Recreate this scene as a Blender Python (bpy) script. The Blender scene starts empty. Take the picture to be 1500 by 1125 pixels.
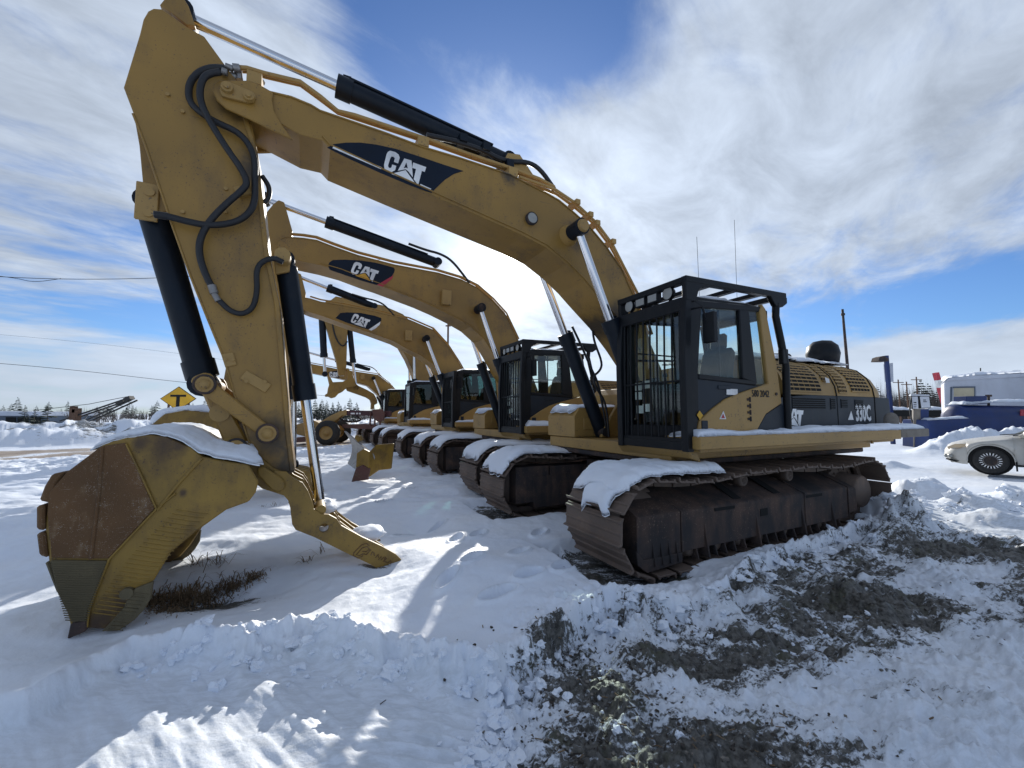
import bpy, bmesh, math, random
import numpy as np
from mathutils import Vector, Matrix
SC = bpy.context.scene
COL = SC.collection
R = math.radians
random.seed(7)

# ------------------------------------------------------------------ camera
F, PITCH, CH = 601.5, .073, 1.66          # focal length in pixels of a 1500 px wide picture, tilt, eye height
cam = bpy.data.cameras.new('camera')
camo = bpy.data.objects.new('camera', cam); COL.objects.link(camo)
camo.location = (0, 0, CH); camo.rotation_euler = (math.pi/2+PITCH, 0, 0)
cam.sensor_fit = 'HORIZONTAL'; cam.sensor_width = 36; cam.lens = 36*F/1500
cam.clip_start = .05; cam.clip_end = 6000
SC.camera = camo

# ------------------------------------------------------------------ sky, sun, exposure
SUN_EL, SUN_AZ = R(20.6), R(-.5)           # azimuth measured from +Y towards +X
SUND = Vector((math.sin(SUN_AZ)*math.cos(SUN_EL), math.cos(SUN_AZ)*math.cos(SUN_EL), math.sin(SUN_EL)))
SC.view_settings.view_transform = 'Standard'
SC.view_settings.look = 'None'
SC.view_settings.gamma = 1
SC.view_settings.use_curve_mapping = False
SC.view_settings.exposure = 0.72

class NT:
    """small node-tree writer"""
    def __init__(s, tree):
        s.t = tree; s.n = tree.nodes; s.l = tree.links
    def node(s, typ, **kw):
        n = s.n.new(typ)
        for k, v in kw.items():
            if k in n.inputs.keys() if isinstance(k, str) else False: s.set(n.inputs[k], v)
            else: setattr(n, k, v)
        return n
    def set(s, sock, v):
        if isinstance(v, bpy.types.NodeSocket): s.l.new(v, sock)
        else:
            if sock.type == 'RGBA' and len(v) == 3: v = (*v, 1)
            sock.default_value = v
    def math(s, op, a, b=0.0, c=None, clamp=False):
        n = s.n.new('ShaderNodeMath'); n.operation = op; n.use_clamp = clamp
        s.set(n.inputs[0], a); s.set(n.inputs[1], b)
        if c is not None: s.set(n.inputs[2], c)
        return n.outputs[0]
    def vmath(s, op, a, b=(0, 0, 0), out=0):
        n = s.n.new('ShaderNodeVectorMath'); n.operation = op
        s.set(n.inputs[0], a)
        if op == 'SCALE': s.set(n.inputs['Scale'], b)
        else: s.set(n.inputs[1], b)
        return n.outputs[out]
    def mix(s, f, a, b, blend='MIX'):
        n = s.n.new('ShaderNodeMix'); n.data_type = 'RGBA'; n.blend_type = blend
        s.set(n.inputs[0], f); s.set(n.inputs[6], a); s.set(n.inputs[7], b)
        return n.outputs[2]
    def noise(s, vec, scale, detail=4, rough=.55, dist=0.0, out=0):
        n = s.n.new('ShaderNodeTexNoise')
        if vec is not None: s.set(n.inputs['Vector'], vec)
        n.inputs['Scale'].default_value = scale; n.inputs['Detail'].default_value = detail
        n.inputs['Roughness'].default_value = rough; n.inputs['Distortion'].default_value = dist
        return n.outputs[out]
    def ramp(s, f, lo, hi):
        n = s.n.new('ShaderNodeMapRange'); n.interpolation_type = 'SMOOTHSTEP'
        s.set(n.inputs[0], f); n.inputs[1].default_value = lo; n.inputs[2].default_value = hi
        return n.outputs[0]

W = bpy.data.worlds.new('World'); SC.world = W; W.use_nodes = True
w = NT(W.node_tree); w.n.clear()
wo = w.n.new('ShaderNodeOutputWorld'); bg = w.n.new('ShaderNodeBackground')
w.l.new(bg.outputs[0], wo.inputs[0])
bg.inputs[1].default_value = .1
sky = w.n.new('ShaderNodeTexSky'); sky.sky_type = 'NISHITA'; sky.sun_disc = False
sky.sun_elevation = SUN_EL; sky.sun_rotation = SUN_AZ
sky.altitude = 400; sky.air_density = 1.0; sky.dust_density = .6; sky.ozone_density = 2.5
tc = w.n.new('ShaderNodeTexCoord'); D = tc.outputs['Generated']
sx = w.n.new('ShaderNodeSeparateXYZ'); w.l.new(D, sx.inputs[0])
dz = w.math('MAXIMUM', sx.outputs[2], 0.0)
inv = w.math('DIVIDE', 1.0, w.math('ADD', dz, .10))
cp = w.vmath('SCALE', D, inv)                         # the cloud layer seen as a plane overhead
sp = w.n.new('ShaderNodeSeparateXYZ'); w.l.new(cp, sp.inputs[0])
def cvec(ax, ay, sx_, sy_, off):
    """cloud-plane coordinates turned by ax and stretched"""
    c, s_ = math.cos(ax), math.sin(ax)
    u = w.math('ADD', w.math('MULTIPLY', sp.outputs[0], c*sx_), w.math('MULTIPLY', sp.outputs[1], s_*sx_))
    v = w.math('ADD', w.math('MULTIPLY', sp.outputs[0], -s_*sy_), w.math('MULTIPLY', sp.outputs[1], c*sy_))
    n = w.n.new('ShaderNodeCombineXYZ'); w.l.new(u, n.inputs[0]); w.l.new(v, n.inputs[1]); n.inputs[2].default_value = off
    return n.outputs[0]
sund = w.vmath('DOT_PRODUCT', D, tuple(SUND), 1)
sunc = w.math('MAXIMUM', sund, 0.0)
big = w.noise(cvec(R(35), 0, .55, .95, 3.1), 1.1, 3, .5)
mid = w.noise(cvec(R(52), 0, 1.0, 1.9, 7.7), 1.7, 8, .60, .5)
fine = w.noise(cvec(R(58), 0, 2.4, 6.0, 1.3), 1.7, 7, .64, .8)
puff = w.noise(cvec(R(20), 0, 2.2, 2.6, 5.5), 1.5, 6, .58, .4)
def bump(az, el, wa, we, amp):
    """soft region of sky round a direction, in degrees"""
    c = Vector((math.sin(R(az))*math.cos(R(el)), math.cos(R(az))*math.cos(R(el)), math.sin(R(el))))
    rt = Vector((math.cos(R(az)), -math.sin(R(az)), 0)); up = rt.cross(c)
    a = w.math('DIVIDE', w.vmath('DOT_PRODUCT', D, tuple(rt), 1), math.sin(R(wa)))
    b = w.math('DIVIDE', w.vmath('DOT_PRODUCT', D, tuple(up), 1), math.sin(R(we)))
    r2 = w.math('ADD', w.math('MULTIPLY', a, a), w.math('MULTIPLY', b, b))
    g = w.math('POWER', 2.718, w.math('MULTIPLY', r2, -1.0))
    front = w.math('GREATER_THAN', w.vmath('DOT_PRODUCT', D, tuple(c), 1), 0.0)
    return w.math('MULTIPLY', w.math('MULTIPLY', g, front), amp)
cov = w.math('ADD', w.math('MULTIPLY', big, .46), w.math('MULTIPLY', mid, .86))
cov = w.math('ADD', cov, w.math('MULTIPLY', fine, .12))
cov = w.math('ADD', cov, w.math('MULTIPLY', puff, .28))
# towards the horizon the clouds are seen from the side: rounded banks instead of the flattened layer
lowv = w.vmath('MULTIPLY', D, (3.0, 3.0, 13.0))
lown = w.noise(lowv, 1.5, 6, .5, .25)
lowf = w.math('SUBTRACT', 1.0, w.ramp(sx.outputs[2], .06, .21))
cov = w.math('ADD', w.math('MULTIPLY', cov, w.math('SUBTRACT', 1.0, lowf)), w.math('MULTIPLY', w.math('ADD', w.math('MULTIPLY', lown, 1.25), .25), lowf))
for az_, el_, wa_, we_, am_ in ((-4, 47, 16, 11, -.34), (2, 33, 7, 6, -.10), (48, 11.0, 20, 2.6, -.46), (-43, 9.5, 9, 2.6, -.26), (47, 5.0, 26, 2.8, .26), (22, 25, 22, 11, .15),
                                (42, 34, 20, 16, .16), (-47, 30, 20, 16, .12), (-30, 20, 14, 6, .06), (-45, 3.0, 25, 2.4, .16), (-20, 50, 14, 9, -.08), (-32, 13, 8, 3, -.14), (-18, 40, 8, 8, -.10), (12, 44, 6, 6, -.12)):
    cov = w.math('ADD', cov, bump(az_, el_, wa_, we_, am_))
sunz = w.math('POWER', sunc, 14.0)
cov = w.math('ADD', cov, w.math('MULTIPLY', sunz, .16))
mask = w.math('MULTIPLY', w.ramp(cov, .62, 1.02), .95)
# cloud brightness: thick parts are greyer away from the sun, thin parts and those near it brighter
shade = w.noise(cvec(R(45), 0, 1.2, 2.0, 12.3), 2.2, 6, .62, .4)
shade = w.math('ADD', w.math('MULTIPLY', shade, w.math('SUBTRACT', 1.0, lowf)), w.math('MULTIPLY', w.math('ADD', w.math('MULTIPLY', lown, .7), .28), lowf))
lum = w.math('ADD', 2.9, w.math('MULTIPLY', shade, 6.8))
lum = w.math('MULTIPLY', lum, w.math('ADD', .53, w.math('MULTIPLY', w.math('POWER', sunc, 3.0), .25)))
ccol = w.vmath('SCALE', (.84, .96, 1.14), lum)
skyc = w.vmath('MULTIPLY', sky.outputs[0], (.40, .555, .79))
tot = w.mix(mask, skyc, ccol)
g1 = w.math('MULTIPLY', w.math('POWER', sunc, 24.0), .8)
g2 = w.math('MULTIPLY', w.math('POWER', sunc, 220.0), 6.5)
g3 = w.math('MULTIPLY', w.math('POWER', sunc, 9000.0), 160.0)
glow = w.vmath('SCALE', (1.0, .97, .90), w.math('ADD', w.math('ADD', g1, g2), g3))
tot = w.vmath('ADD', tot, glow)
w.l.new(tot, bg.inputs[0])

sl = bpy.data.lights.new('sun', 'SUN'); sl.energy = 3.1; sl.angle = R(.5); sl.color = (1.0, .955, .88)
slo = bpy.data.objects.new('sun', sl); COL.objects.link(slo)
slo.rotation_euler = SUND.to_track_quat('Z', 'Y').to_euler()
slo.location = SUND*40

# ------------------------------------------------------------------ materials
def mat(name, base, rough=.5, metal=0.0, spec=.5):
    m = bpy.data.materials.new(name); m.use_nodes = True
    t = NT(m.node_tree); b = t.n['Principled BSDF']
    b.inputs['Base Color'].default_value = (*base, 1)
    b.inputs['Roughness'].default_value = rough; b.inputs['Metallic'].default_value = metal
    b.inputs['Specular IOR Level'].default_value = spec
    return m, t, b
def objco(t): return t.n.new('ShaderNodeTexCoord').outputs['Object']
def bumpn(t, b, h, strength=.3, dist=.02):
    n = t.n.new('ShaderNodeBump'); n.inputs['Strength'].default_value = strength; n.inputs['Distance'].default_value = dist
    t.set(n.inputs['Height'], h); t.l.new(n.outputs[0], b.inputs['Normal'])
def worn(name, base, dirt, rough=.5, metal=0.0, sc=3.0, amt=.5, chips=None, bump=.15, lo=.45, hi=.75):
    """paint or metal with blotches of dirt, streaks and optional chips of another colour"""
    m, t, b = mat(name, base, rough, metal)
    co = objco(t)
    n1 = t.noise(co, sc, 6, .62, .3)
    mp = t.n.new('ShaderNodeMapping'); mp.inputs['Scale'].default_value = (sc*3, sc*3, sc*.7); t.l.new(co, mp.inputs[0])
    n2 = t.noise(mp.outputs[0], 1.0, 5, .6)
    f = t.math('MULTIPLY', t.ramp(t.math('ADD', t.math('MULTIPLY', n1, .6), t.math('MULTIPLY', n2, .4)), lo, hi), amt)
    c = t.mix(f, base, dirt)
    v = t.noise(co, sc*.35, 2, .5)
    c = t.mix(1.0, c, t.mix(t.ramp(v, .25, .75), (.78, .78, .78), (1.14, 1.14, 1.14)), 'MULTIPLY')
    n3 = t.noise(co, sc*22, 4, .6)
    if chips:
        for ang, sc_, th in ((20, 1.0, .745), (-35, 1.4, .755), (75, .8, .75)):      # scratches
            q = t.n.new('ShaderNodeMapping'); q.inputs['Rotation'].default_value = (R(90), 0, R(ang)) if False else (0, R(ang), 0); q.inputs['Scale'].default_value = (sc*1.2*sc_, sc*2, sc*26*sc_); t.l.new(co, q.inputs[0])
            c = t.mix(t.math('MULTIPLY', t.ramp(t.noise(q.outputs[0], 1.0, 3, .5), th-.02, th+.03), .6), c, chips)
        c = t.mix(t.math('MULTIPLY', t.ramp(t.math('ADD', n3, t.math('MULTIPLY', n1, .35)), .80, .86), .85), c, chips)
    t.l.new(c, b.inputs['Base Color'])
    t.l.new(t.math('ADD', rough-.1, t.math('MULTIPLY', n1, .25)), b.inputs['Roughness'])
    if bump: bumpn(t, b, t.math('ADD', n3, n1), bump, .004)
    return m
M = {}
M['yellow'] = worn('yellow_paint', (.305, .172, .034), (.140, .085, .034), .42, 0, 2.2, .75, (.10, .06, .035), .12)
M['yellow2'] = worn('faded_yellow_paint', (.37, .225, .066), (.19, .125, .055), .5, 0, 1.5, .5, (.10, .07, .05), .1)
def grimy(base, name, spots, col=(.030, .026, .022), amt=.85):
    """the same paint with dark grease round the given pins (object space x, z, radius)"""
    m = M[base].copy(); m.name = name; t = NT(m.node_tree); b = t.n['Principled BSDF']
    src = b.inputs['Base Color'].links[0].from_socket; co = objco(t)
    n = t.noise(co, 7, 5, .65, .6); c = src
    for (x, z, r) in spots:
        p = t.vmath('MULTIPLY', t.vmath('SUBTRACT', co, (x, 0, z)), (1, 0, .8)); d = t.vmath('LENGTH', p, (0, 0, 0), 1)
        f = t.ramp(t.math('ADD', t.math('MULTIPLY', d, 1.0/r), t.math('MULTIPLY', n, 1.3)), 1.75, .75)
        c = t.mix(t.math('MULTIPLY', f, amt), c, col)
    t.l.new(c, b.inputs['Base Color']); return m
M['bucketyellow'] = worn('scratched_yellow_paint', (.300, .180, .028), (.11, .065, .024), .5, 0, 3.0, .8, (.07, .04, .025), .3, .42, .7)
M['rustplate'] = worn('rusty_wear_plate', (.135, .068, .025), (.25, .165, .09), .8, .0, 7.0, .75, (.36, .31, .26), .6, .50, .70)
M['greyplate'] = worn('worn_grey_steel', (.15, .122, .070), (.25, .20, .11), .7, .4, 6.0, .6, (.05, .035, .025), .5)
M['track'] = worn('rusty_track_steel', (.140, .102, .080), (.22, .145, .10), .65, .0, 5.0, .8, (.2, .15, .11), .5)
M['trackdark'] = worn('dark_track_frame_paint', (.024, .021, .022), (.100, .060, .043), .78, .0, 2.2, .95, (.16, .115, .085), .45, .40, .66)
M['black'] = worn('black_paint', (.007, .0085, .011), (.024, .023, .022), .4, 0, 4.0, .6, None, .1)
M['darkgrey'] = worn('dark_grey_paint', (.017, .024, .034), (.04, .042, .042), .42, 0, 4.0, .6, None, .06)
M['navy'] = worn('black_cylinder_paint', (.006, .011, .019), (.022, .024, .028), .38, 0, 6.0, .5, None, .1)
M['decal'] = worn('black_decal_film', (.004, .010, .022), (.02, .022, .028), .4, 0, 8.0, .3, None, 0)
for k_ in ('black', 'darkgrey', 'navy', 'decal'): M[k_].node_tree.nodes['Principled BSDF'].inputs['Specular IOR Level'].default_value = .22
M['white'] = worn('white_film', (.78, .78, .77), (.5, .48, .44), .5, 0, 9.0, .4, None, 0)
M['red'] = worn('red_film', (.45, .03, .05), (.3, .1, .1), .5, 0, 9.0, .4, None, 0)
M['orange'] = worn('amber_film', (.75, .38, .03), (.5, .3, .05), .5, 0, 9.0, .3, None, 0)
M['hose'] = worn('black_rubber_hose', (.008, .009, .012), (.035, .034, .033), .5, 0, 12.0, .5, None, .2)
M['rubber'] = worn('tyre_rubber', (.022, .022, .022), (.08, .07, .06), .8, 0, 8.0, .6, None, .3)
M['chrome'] = mat('chrome_rod', (.72, .73, .75), .13, 1.0)[0]
M['steel'] = worn('dull_steel', (.30, .29, .28), (.12, .09, .07), .5, .8, 8.0, .7, None, .2)
M['seat'] = worn('grey_seat_cloth', (.045, .05, .055), (.08, .08, .08), .85, 0, 10.0, .5, None, .2)
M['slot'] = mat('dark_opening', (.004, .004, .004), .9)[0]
M['lens'] = mat('lamp_glass', (.30, .30, .28), .2)[0]
M['signyellow'] = worn('sign_yellow', (.72, .40, .012), (.5, .3, .05), .45, 0, 3.0, .3, None, 0)
M['blue'] = worn('blue_paint', (.006, .026, .125), (.02, .035, .08), .45, 0, 3.0, .5, (.1, .08, .06), .1)
M['concrete'] = worn('grey_weathered_steel', (.20, .18, .155), (.12, .095, .07), .8, 0, 6.0, .7, (.05, .045, .04), .4)
M['bark'] = worn('dark_bark', (.05, .04, .032), (.09, .08, .07), .9, 0, 10.0, .5, None, .4)
M['needles'] = worn('spruce_needles', (.018, .032, .020), (.05, .06, .05), .8, 0, 2.0, .6, None, 0)
M['twigs'] = worn('bare_twigs', (.10, .085, .075), (.16, .145, .13), .9, 0, 2.0, .6, None, 0)
M['metalwall'] = worn('blue_grey_cladding', (.085, .11, .15), (.13, .15, .18), .5, 0, .6, .6, None, 0)
M['whitewall'] = worn('white_cladding', (.55, .58, .64), (.40, .42, .46), .55, 0, .8, .7, None, .05)
M['maroon'] = worn('maroon_paint', (.06, .012, .018), (.1, .05, .05), .5, 0, 3.0, .5, None, .1)
M['rustbrown'] = worn('red_brown_steel', (.13, .055, .045), (.10, .07, .05), .6, .1, 4.0, .6, (.3, .2, .12), .3)
M['carpaint'] = worn('dirty_white_car_paint', (.56, .54, .49), (.30, .27, .22), .35, 0, 1.6, .75, None, 0)
M['amberlens'] = worn('amber_lens', (.55, .42, .26), (.5, .45, .4), .15, 0, 3.0, .3, None, 0)
M['cable'] = mat('dark_cable', (.02, .02, .02), .6)[0]
M['grass'] = worn('dry_grass', (.19, .13, .075), (.30, .23, .15), .9, 0, 6.0, .8, None, 0)
M['woodstain'] = worn('brown_weathered_post', (.12, .065, .04), (.2, .13, .09), .85, 0, 6.0, .6, None, .2)
M['yellowwin'] = worn('tan_window_blind', (.50, .44, .30), (.35, .31, .22), .5, 0, 2.0, .7, None, 0)
def glassmat(name, tint, refl):
    m = bpy.data.materials.new(name); m.use_nodes = True; t = NT(m.node_tree); t.n.clear()
    o = t.n.new('ShaderNodeOutputMaterial'); mx = t.n.new('ShaderNodeMixShader')
    tr = t.n.new('ShaderNodeBsdfTransparent'); gl = t.n.new('ShaderNodeBsdfGlossy'); fr = t.n.new('ShaderNodeLayerWeight')
    fr.inputs[0].default_value = .5; gl.inputs['Roughness'].default_value = .03
    tr.inputs[0].default_value = (*tint, 1); gl.inputs[0].default_value = (refl, refl, refl, 1)
    t.l.new(t.math('ADD', .05, t.math('MULTIPLY', t.math('POWER', fr.outputs['Facing'], 5.0), .85)), mx.inputs[0]); t.l.new(tr.outputs[0], mx.inputs[1]); t.l.new(gl.outputs[0], mx.inputs[2])
    t.l.new(mx.outputs[0], o.inputs[0]); return m
M['glass'] = glassmat('green_cab_glass', (.92, .965, .945), .9)
M['smoke'] = glassmat('dark_cab_glass', (.42, .55, .54), .8)
def snowmat(name, ground=False):
    m, t, b = mat(name, (.82, .87, .94), .55, 0, .35)
    b.inputs['Subsurface Weight'].default_value = 0
    co = objco(t) if not ground else t.n.new('ShaderNodeNewGeometry').outputs['Position']
    n1 = t.noise(co, 9, 5, .6); n2 = t.noise(co, 70, 3, .6); n3 = t.noise(co, 1.1, 4, .55)
    c = t.mix(t.ramp(n3, .35, .7), (.79, .845, .93), (.84, .875, .925))
    h = t.math('ADD', t.math('MULTIPLY', n1, .8), t.math('MULTIPLY', n2, .25))
    if ground:
        a1 = t.n.new('ShaderNodeAttribute'); a1.attribute_name = 'mud'
        a2 = t.n.new('ShaderNodeAttribute'); a2.attribute_name = 'road'
        a3 = t.n.new('ShaderNodeAttribute'); a3.attribute_name = 'ice'
        mp = t.n.new('ShaderNodeMapping'); mp.inputs['Rotation'].default_value = (0, 0, R(-38)); mp.inputs['Scale'].default_value = (1.0, 3.2, 1)
        t.l.new(co, mp.inputs[0])
        s1 = t.noise(mp.outputs[0], 9, 7, .68, .4); s2 = t.noise(co, 42, 5, .7); s3 = t.noise(mp.outputs[0], 2.4, 4, .6)
        sp_ = t.math('ADD', t.math('ADD', t.math('MULTIPLY', s1, 1.15), t.math('MULTIPLY', s2, .75)), t.math('MULTIPLY', s3, 1.0))
        f = t.ramp(t.math('ADD', sp_, t.math('MULTIPLY', a1.outputs['Fac'], .78)), 1.72, 1.90)
        f = t.math('MULTIPLY', f, t.ramp(a1.outputs['Fac'], .03, .22))
        v1 = t.noise(co, 26, 5, .7)
        mudc = t.mix(t.ramp(v1, .33, .68), (.030, .028, .024), (.165, .158, .142))
        mudc = t.mix(t.ramp(t.noise(co, 5, 4, .6), .52, .7), mudc, (.085, .085, .058))
        icec = t.mix(t.ramp(s1, .35, .65), (.50, .53, .55), (.76, .81, .88))
        c = t.mix(t.math('MULTIPLY', a3.outputs['Fac'], .8), c, icec)
        c = t.mix(f, c, mudc)
        rc = t.mix(t.ramp(t.noise(co, .6, 5, .6), .35, .7), (.24, .165, .10), (.42, .34, .25))
        rf = t.ramp(t.math('ADD', a2.outputs['Fac'], t.math('MULTIPLY', t.math('SUBTRACT', s3, .5), .5)), .3, .7)
        c = t.mix(t.math('MULTIPLY', rf, .92), c, rc)
        h = t.math('ADD', h, t.math('MULTIPLY', f, t.math('MULTIPLY', s2, 1.0)))
        t.l.new(t.math('ADD', .55, t.math('MULTIPLY', f, t.math('SUBTRACT', t.math('MULTIPLY', v1, .7), .50))), b.inputs['Roughness'])
    t.l.new(c, b.inputs['Base Color'])
    bumpn(t, b, h, .55 if ground else .4, .016)
    return m
M['snow'] = snowmat('snow'); M['ground'] = snowmat('snowy_ground', True)
# ------------------------------------------------------------------ mesh helpers
class MB:
    def __init__(s): s.v = []; s.f = []; s.m = []; s.sm = []
    def add(s, vs, fs, mi=0, smooth=False):
        o = len(s.v); s.v += [tuple(p) for p in vs]
        for f in fs: s.f.append([i+o for i in f]); s.m.append(mi); s.sm.append(smooth)
        return s
    def prism(s, poly, y0, y1, mi=0, ax='y'):
        """closed outline in the x-z plane given thickness from y0 to y1 (ax: axis of the thickness)"""
        a = sum(poly[i][0]*poly[(i+1) % len(poly)][1]-poly[(i+1) % len(poly)][0]*poly[i][1] for i in range(len(poly)))
        if a < 0: poly = poly[::-1]
        n = len(poly)
        if ax == 'y': f = lambda p, t: (p[0], t, p[1])
        elif ax == 'x': f = lambda p, t: (t, p[0], p[1])
        else: f = lambda p, t: (p[0], p[1], t)
        if y0 > y1: y0, y1 = y1, y0
        vs = [f(p, y0) for p in poly]+[f(p, y1) for p in poly]
        c0, c1 = list(range(n)), list(range(2*n-1, n-1, -1))
        sd = [[(i+1) % n, i, i+n, (i+1) % n+n] for i in range(n)]
        if ax != 'y': c0, c1 = c0[::-1], c1[::-1]; sd = [q[::-1] for q in sd]
        s.add(vs, [c0, c1]+sd, mi); return s
    def box(s, c, d, rot=None, mi=0):
        x, y, z = d[0]/2, d[1]/2, d[2]/2
        vs = [Vector((i*x, j*y, k*z)) for i in (-1, 1) for j in (-1, 1) for k in (-1, 1)]
        if rot is not None: vs = [rot @ q for q in vs]
        c = Vector(c)
        s.add([q+c for q in vs], [(0, 1, 3, 2), (4, 6, 7, 5), (0, 4, 5, 1), (2, 3, 7, 6), (0, 2, 6, 4), (1, 5, 7, 3)], mi); return s
    def bar(s, a, b, wd, ht, mi=0, up=(0, 0, 1)):
        a, b = Vector(a), Vector(b); d = b-a; L = d.length; d.normalize()
        r = d.cross(Vector(up))
        if r.length < 1e-4: r = d.cross(Vector((1, 0, 0)))
        r.normalize(); u = r.cross(d)
        rot = Matrix((d, r, u)).transposed()
        s.box((a+b)/2, (L, wd, ht), rot, mi); return s
    def cyl(s, a, b, r0, r1=None, n=16, mi=0, caps=True):
        a, b = Vector(a), Vector(b); d = (b-a).normalized()
        u = d.orthogonal().normalized(); v = d.cross(u); r1 = r0 if r1 is None else r1
        vs = []
        for p, r in ((a, r0), (b, r1)):
            for k in range(n):
                t = 2*math.pi*k/n; vs.append(p+u*(r*math.cos(t))+v*(r*math.sin(t)))
        s.add(vs, [[k, (k+1) % n, (k+1) % n+n, k+n] for k in range(n)], mi, True)
        if caps: s.add(vs, [list(range(n))[::-1], list(range(n, 2*n))], mi)
        return s
    def lathe(s, prof, origin=(0, 0, 0), axis=(0, 1, 0), n=24, mi=0):
        """profile of (along axis, radius)"""
        o = Vector(origin); d = Vector(axis).normalized(); u = d.orthogonal().normalized(); v = d.cross(u)
        vs = []
        for h, r in prof:
            for k in range(n):
                t = 2*math.pi*k/n; vs.append(o+d*h+u*(r*math.cos(t))+v*(r*math.sin(t)))
        fs = [[i*n+k, i*n+(k+1) % n, (i+1)*n+(k+1) % n, (i+1)*n+k] for i in range(len(prof)-1) for k in range(n)]
        s.add(vs, fs, mi, True); return s
    def tube(s, pts, r, n=8, mi=0, smooth_pts=0):
        pts = [Vector(p) for p in pts]
        for _ in range(smooth_pts):
            q = [pts[0]]
            for a, b in zip(pts, pts[1:]): q += [a*.75+b*.25, a*.25+b*.75]
            pts = q+[pts[-1]]
        rr = r if isinstance(r, (list, tuple)) else [r]*len(pts)
        if len(rr) != len(pts): rr = [rr[0]+(rr[-1]-rr[0])*i/(len(pts)-1) for i in range(len(pts))]
        d0 = (pts[1]-pts[0]).normalized(); u = d0.orthogonal().normalized(); vs = []
        for i, p in enumerate(pts):
            d = (pts[min(i+1, len(pts)-1)]-pts[max(i-1, 0)])
            if d.length < 1e-9: d = d0
            d.normalize(); u = (u-d*u.dot(d))
            if u.length < 1e-6: u = d.orthogonal()
            u.normalize(); v = d.cross(u)
            for k in range(n):
                t = 2*math.pi*k/n; vs.append(p+u*(rr[i]*math.cos(t))+v*(rr[i]*math.sin(t)))
        m = len(pts)
        s.add(vs, [[i*n+k, i*n+(k+1) % n, (i+1)*n+(k+1) % n, (i+1)*n+k] for i in range(m-1) for k in range(n)], mi, True)
        s.add(vs, [list(range(n))[::-1], list(range((m-1)*n, m*n))], mi); return s
    def ball(s, c, r, n=10, mi=0, sq=(1, 1, 1)):
        prof = [(-math.cos(math.pi*i/n), max(1e-4, math.sin(math.pi*i/n))) for i in range(n+1)]
        o = len(s.v); s.lathe(prof, (0, 0, 0), (0, 0, 1), n*2, mi)
        for i in range(o, len(s.v)):
            p = s.v[i]; s.v[i] = (c[0]+p[0]*r*sq[0], c[1]+p[1]*r*sq[1], c[2]+p[2]*r*sq[2])
        return s
    def mesh(s, name, mats):
        me = bpy.data.meshes.new(name)
        me.from_pydata(s.v, [], s.f)
        for m in (mats if isinstance(mats, (list, tuple)) else [mats]): me.materials.append(m)
        me.polygons.foreach_set('material_index', s.m)
        me.polygons.foreach_set('use_smooth', s.sm)
        me.update(); return me
    def build(s, name, mats, parent=None, bevel=0.0, **tg):
        me = s.mesh(name, mats)
        return put(name, me, parent, bevel, **tg)
def put(name, me, parent=None, bevel=0.0, **tg):
    o = bpy.data.objects.new(name, me); COL.objects.link(o)
    if parent is not None: o.parent = parent
    if bevel:
        b = o.modifiers.new('bevel', 'BEVEL'); b.width = bevel; b.segments = 1; b.limit_method = 'ANGLE'; b.angle_limit = R(35)
    tag(o, **tg); return o
def tag(o, label=None, cat=None, group=None, kind=None):
    if label: o['label'] = label
    if cat: o['category'] = cat
    if group: o['group'] = group
    if kind: o['kind'] = kind
    return o
def empty(name, loc, rz=0, **tg):
    o = bpy.data.objects.new(name, None); COL.objects.link(o); o.location = loc; o.rotation_euler = (0, 0, rz)
    o.empty_display_size = .1
    return tag(o, **tg)

# ------------------------------------------------------------------ where the five excavators stand
MY = 3.600
ROW = [0, 4.35, 8.9, 14.4, 20.8]; FWD = [0, -.2, -.2, 0, 0]
cM, sM = math.cos(MY), math.sin(MY)
O1 = (-(cM*5.25-sM*5.02), -(sM*5.25+cM*5.02))
def root_xy(i): return (O1[0]+sM*ROW[i]+cM*FWD[i], O1[1]-cM*ROW[i]+sM*FWD[i])
def ray(px, py):
    dx, dy, dz_ = (px-750)/F, 1.0, (562.5-py)/F
    return dx, dy*math.cos(PITCH)-dz_*math.sin(PITCH), dy*math.sin(PITCH)+dz_*math.cos(PITCH)
def S(px, py, y, i=0):
    """survey: a sight line met with the upright plane at y in the frame of machine i -> (x, z) there"""
    d = ray(px, py); rx, ry = root_xy(i)
    lo = (cM*-rx+sM*-ry, -sM*-rx+cM*-ry); ld = (cM*d[0]+sM*d[1], -sM*d[0]+cM*d[1])
    t = (y-lo[1])/ld[1]
    return (lo[0]+t*ld[0], CH+t*d[2])
def SP(pts, y, i=0): return [S(a, b, y, i) for a, b in pts]
def G3(pts, y, i=0, off=0.0): return [(lambda q: (q[0], y+off, q[1]))(S(a, b, y, i)) for a, b in pts]
def gp(px, py, z=0.0):
    d = ray(px, py); t = (z-CH)/d[2]; return (d[0]*t, d[1]*t)
def at(px, py, Y):
    """point on a sight line at ground distance Y in front of the camera"""
    d = ray(px, py); t = Y/d[1]; return (d[0]*t, Y, CH+d[2]*t)
def to_world(i, p):
    rx, ry = root_xy(i); return (rx+cM*p[0]-sM*p[1], ry+sM*p[0]+cM*p[1], p[2])

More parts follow.
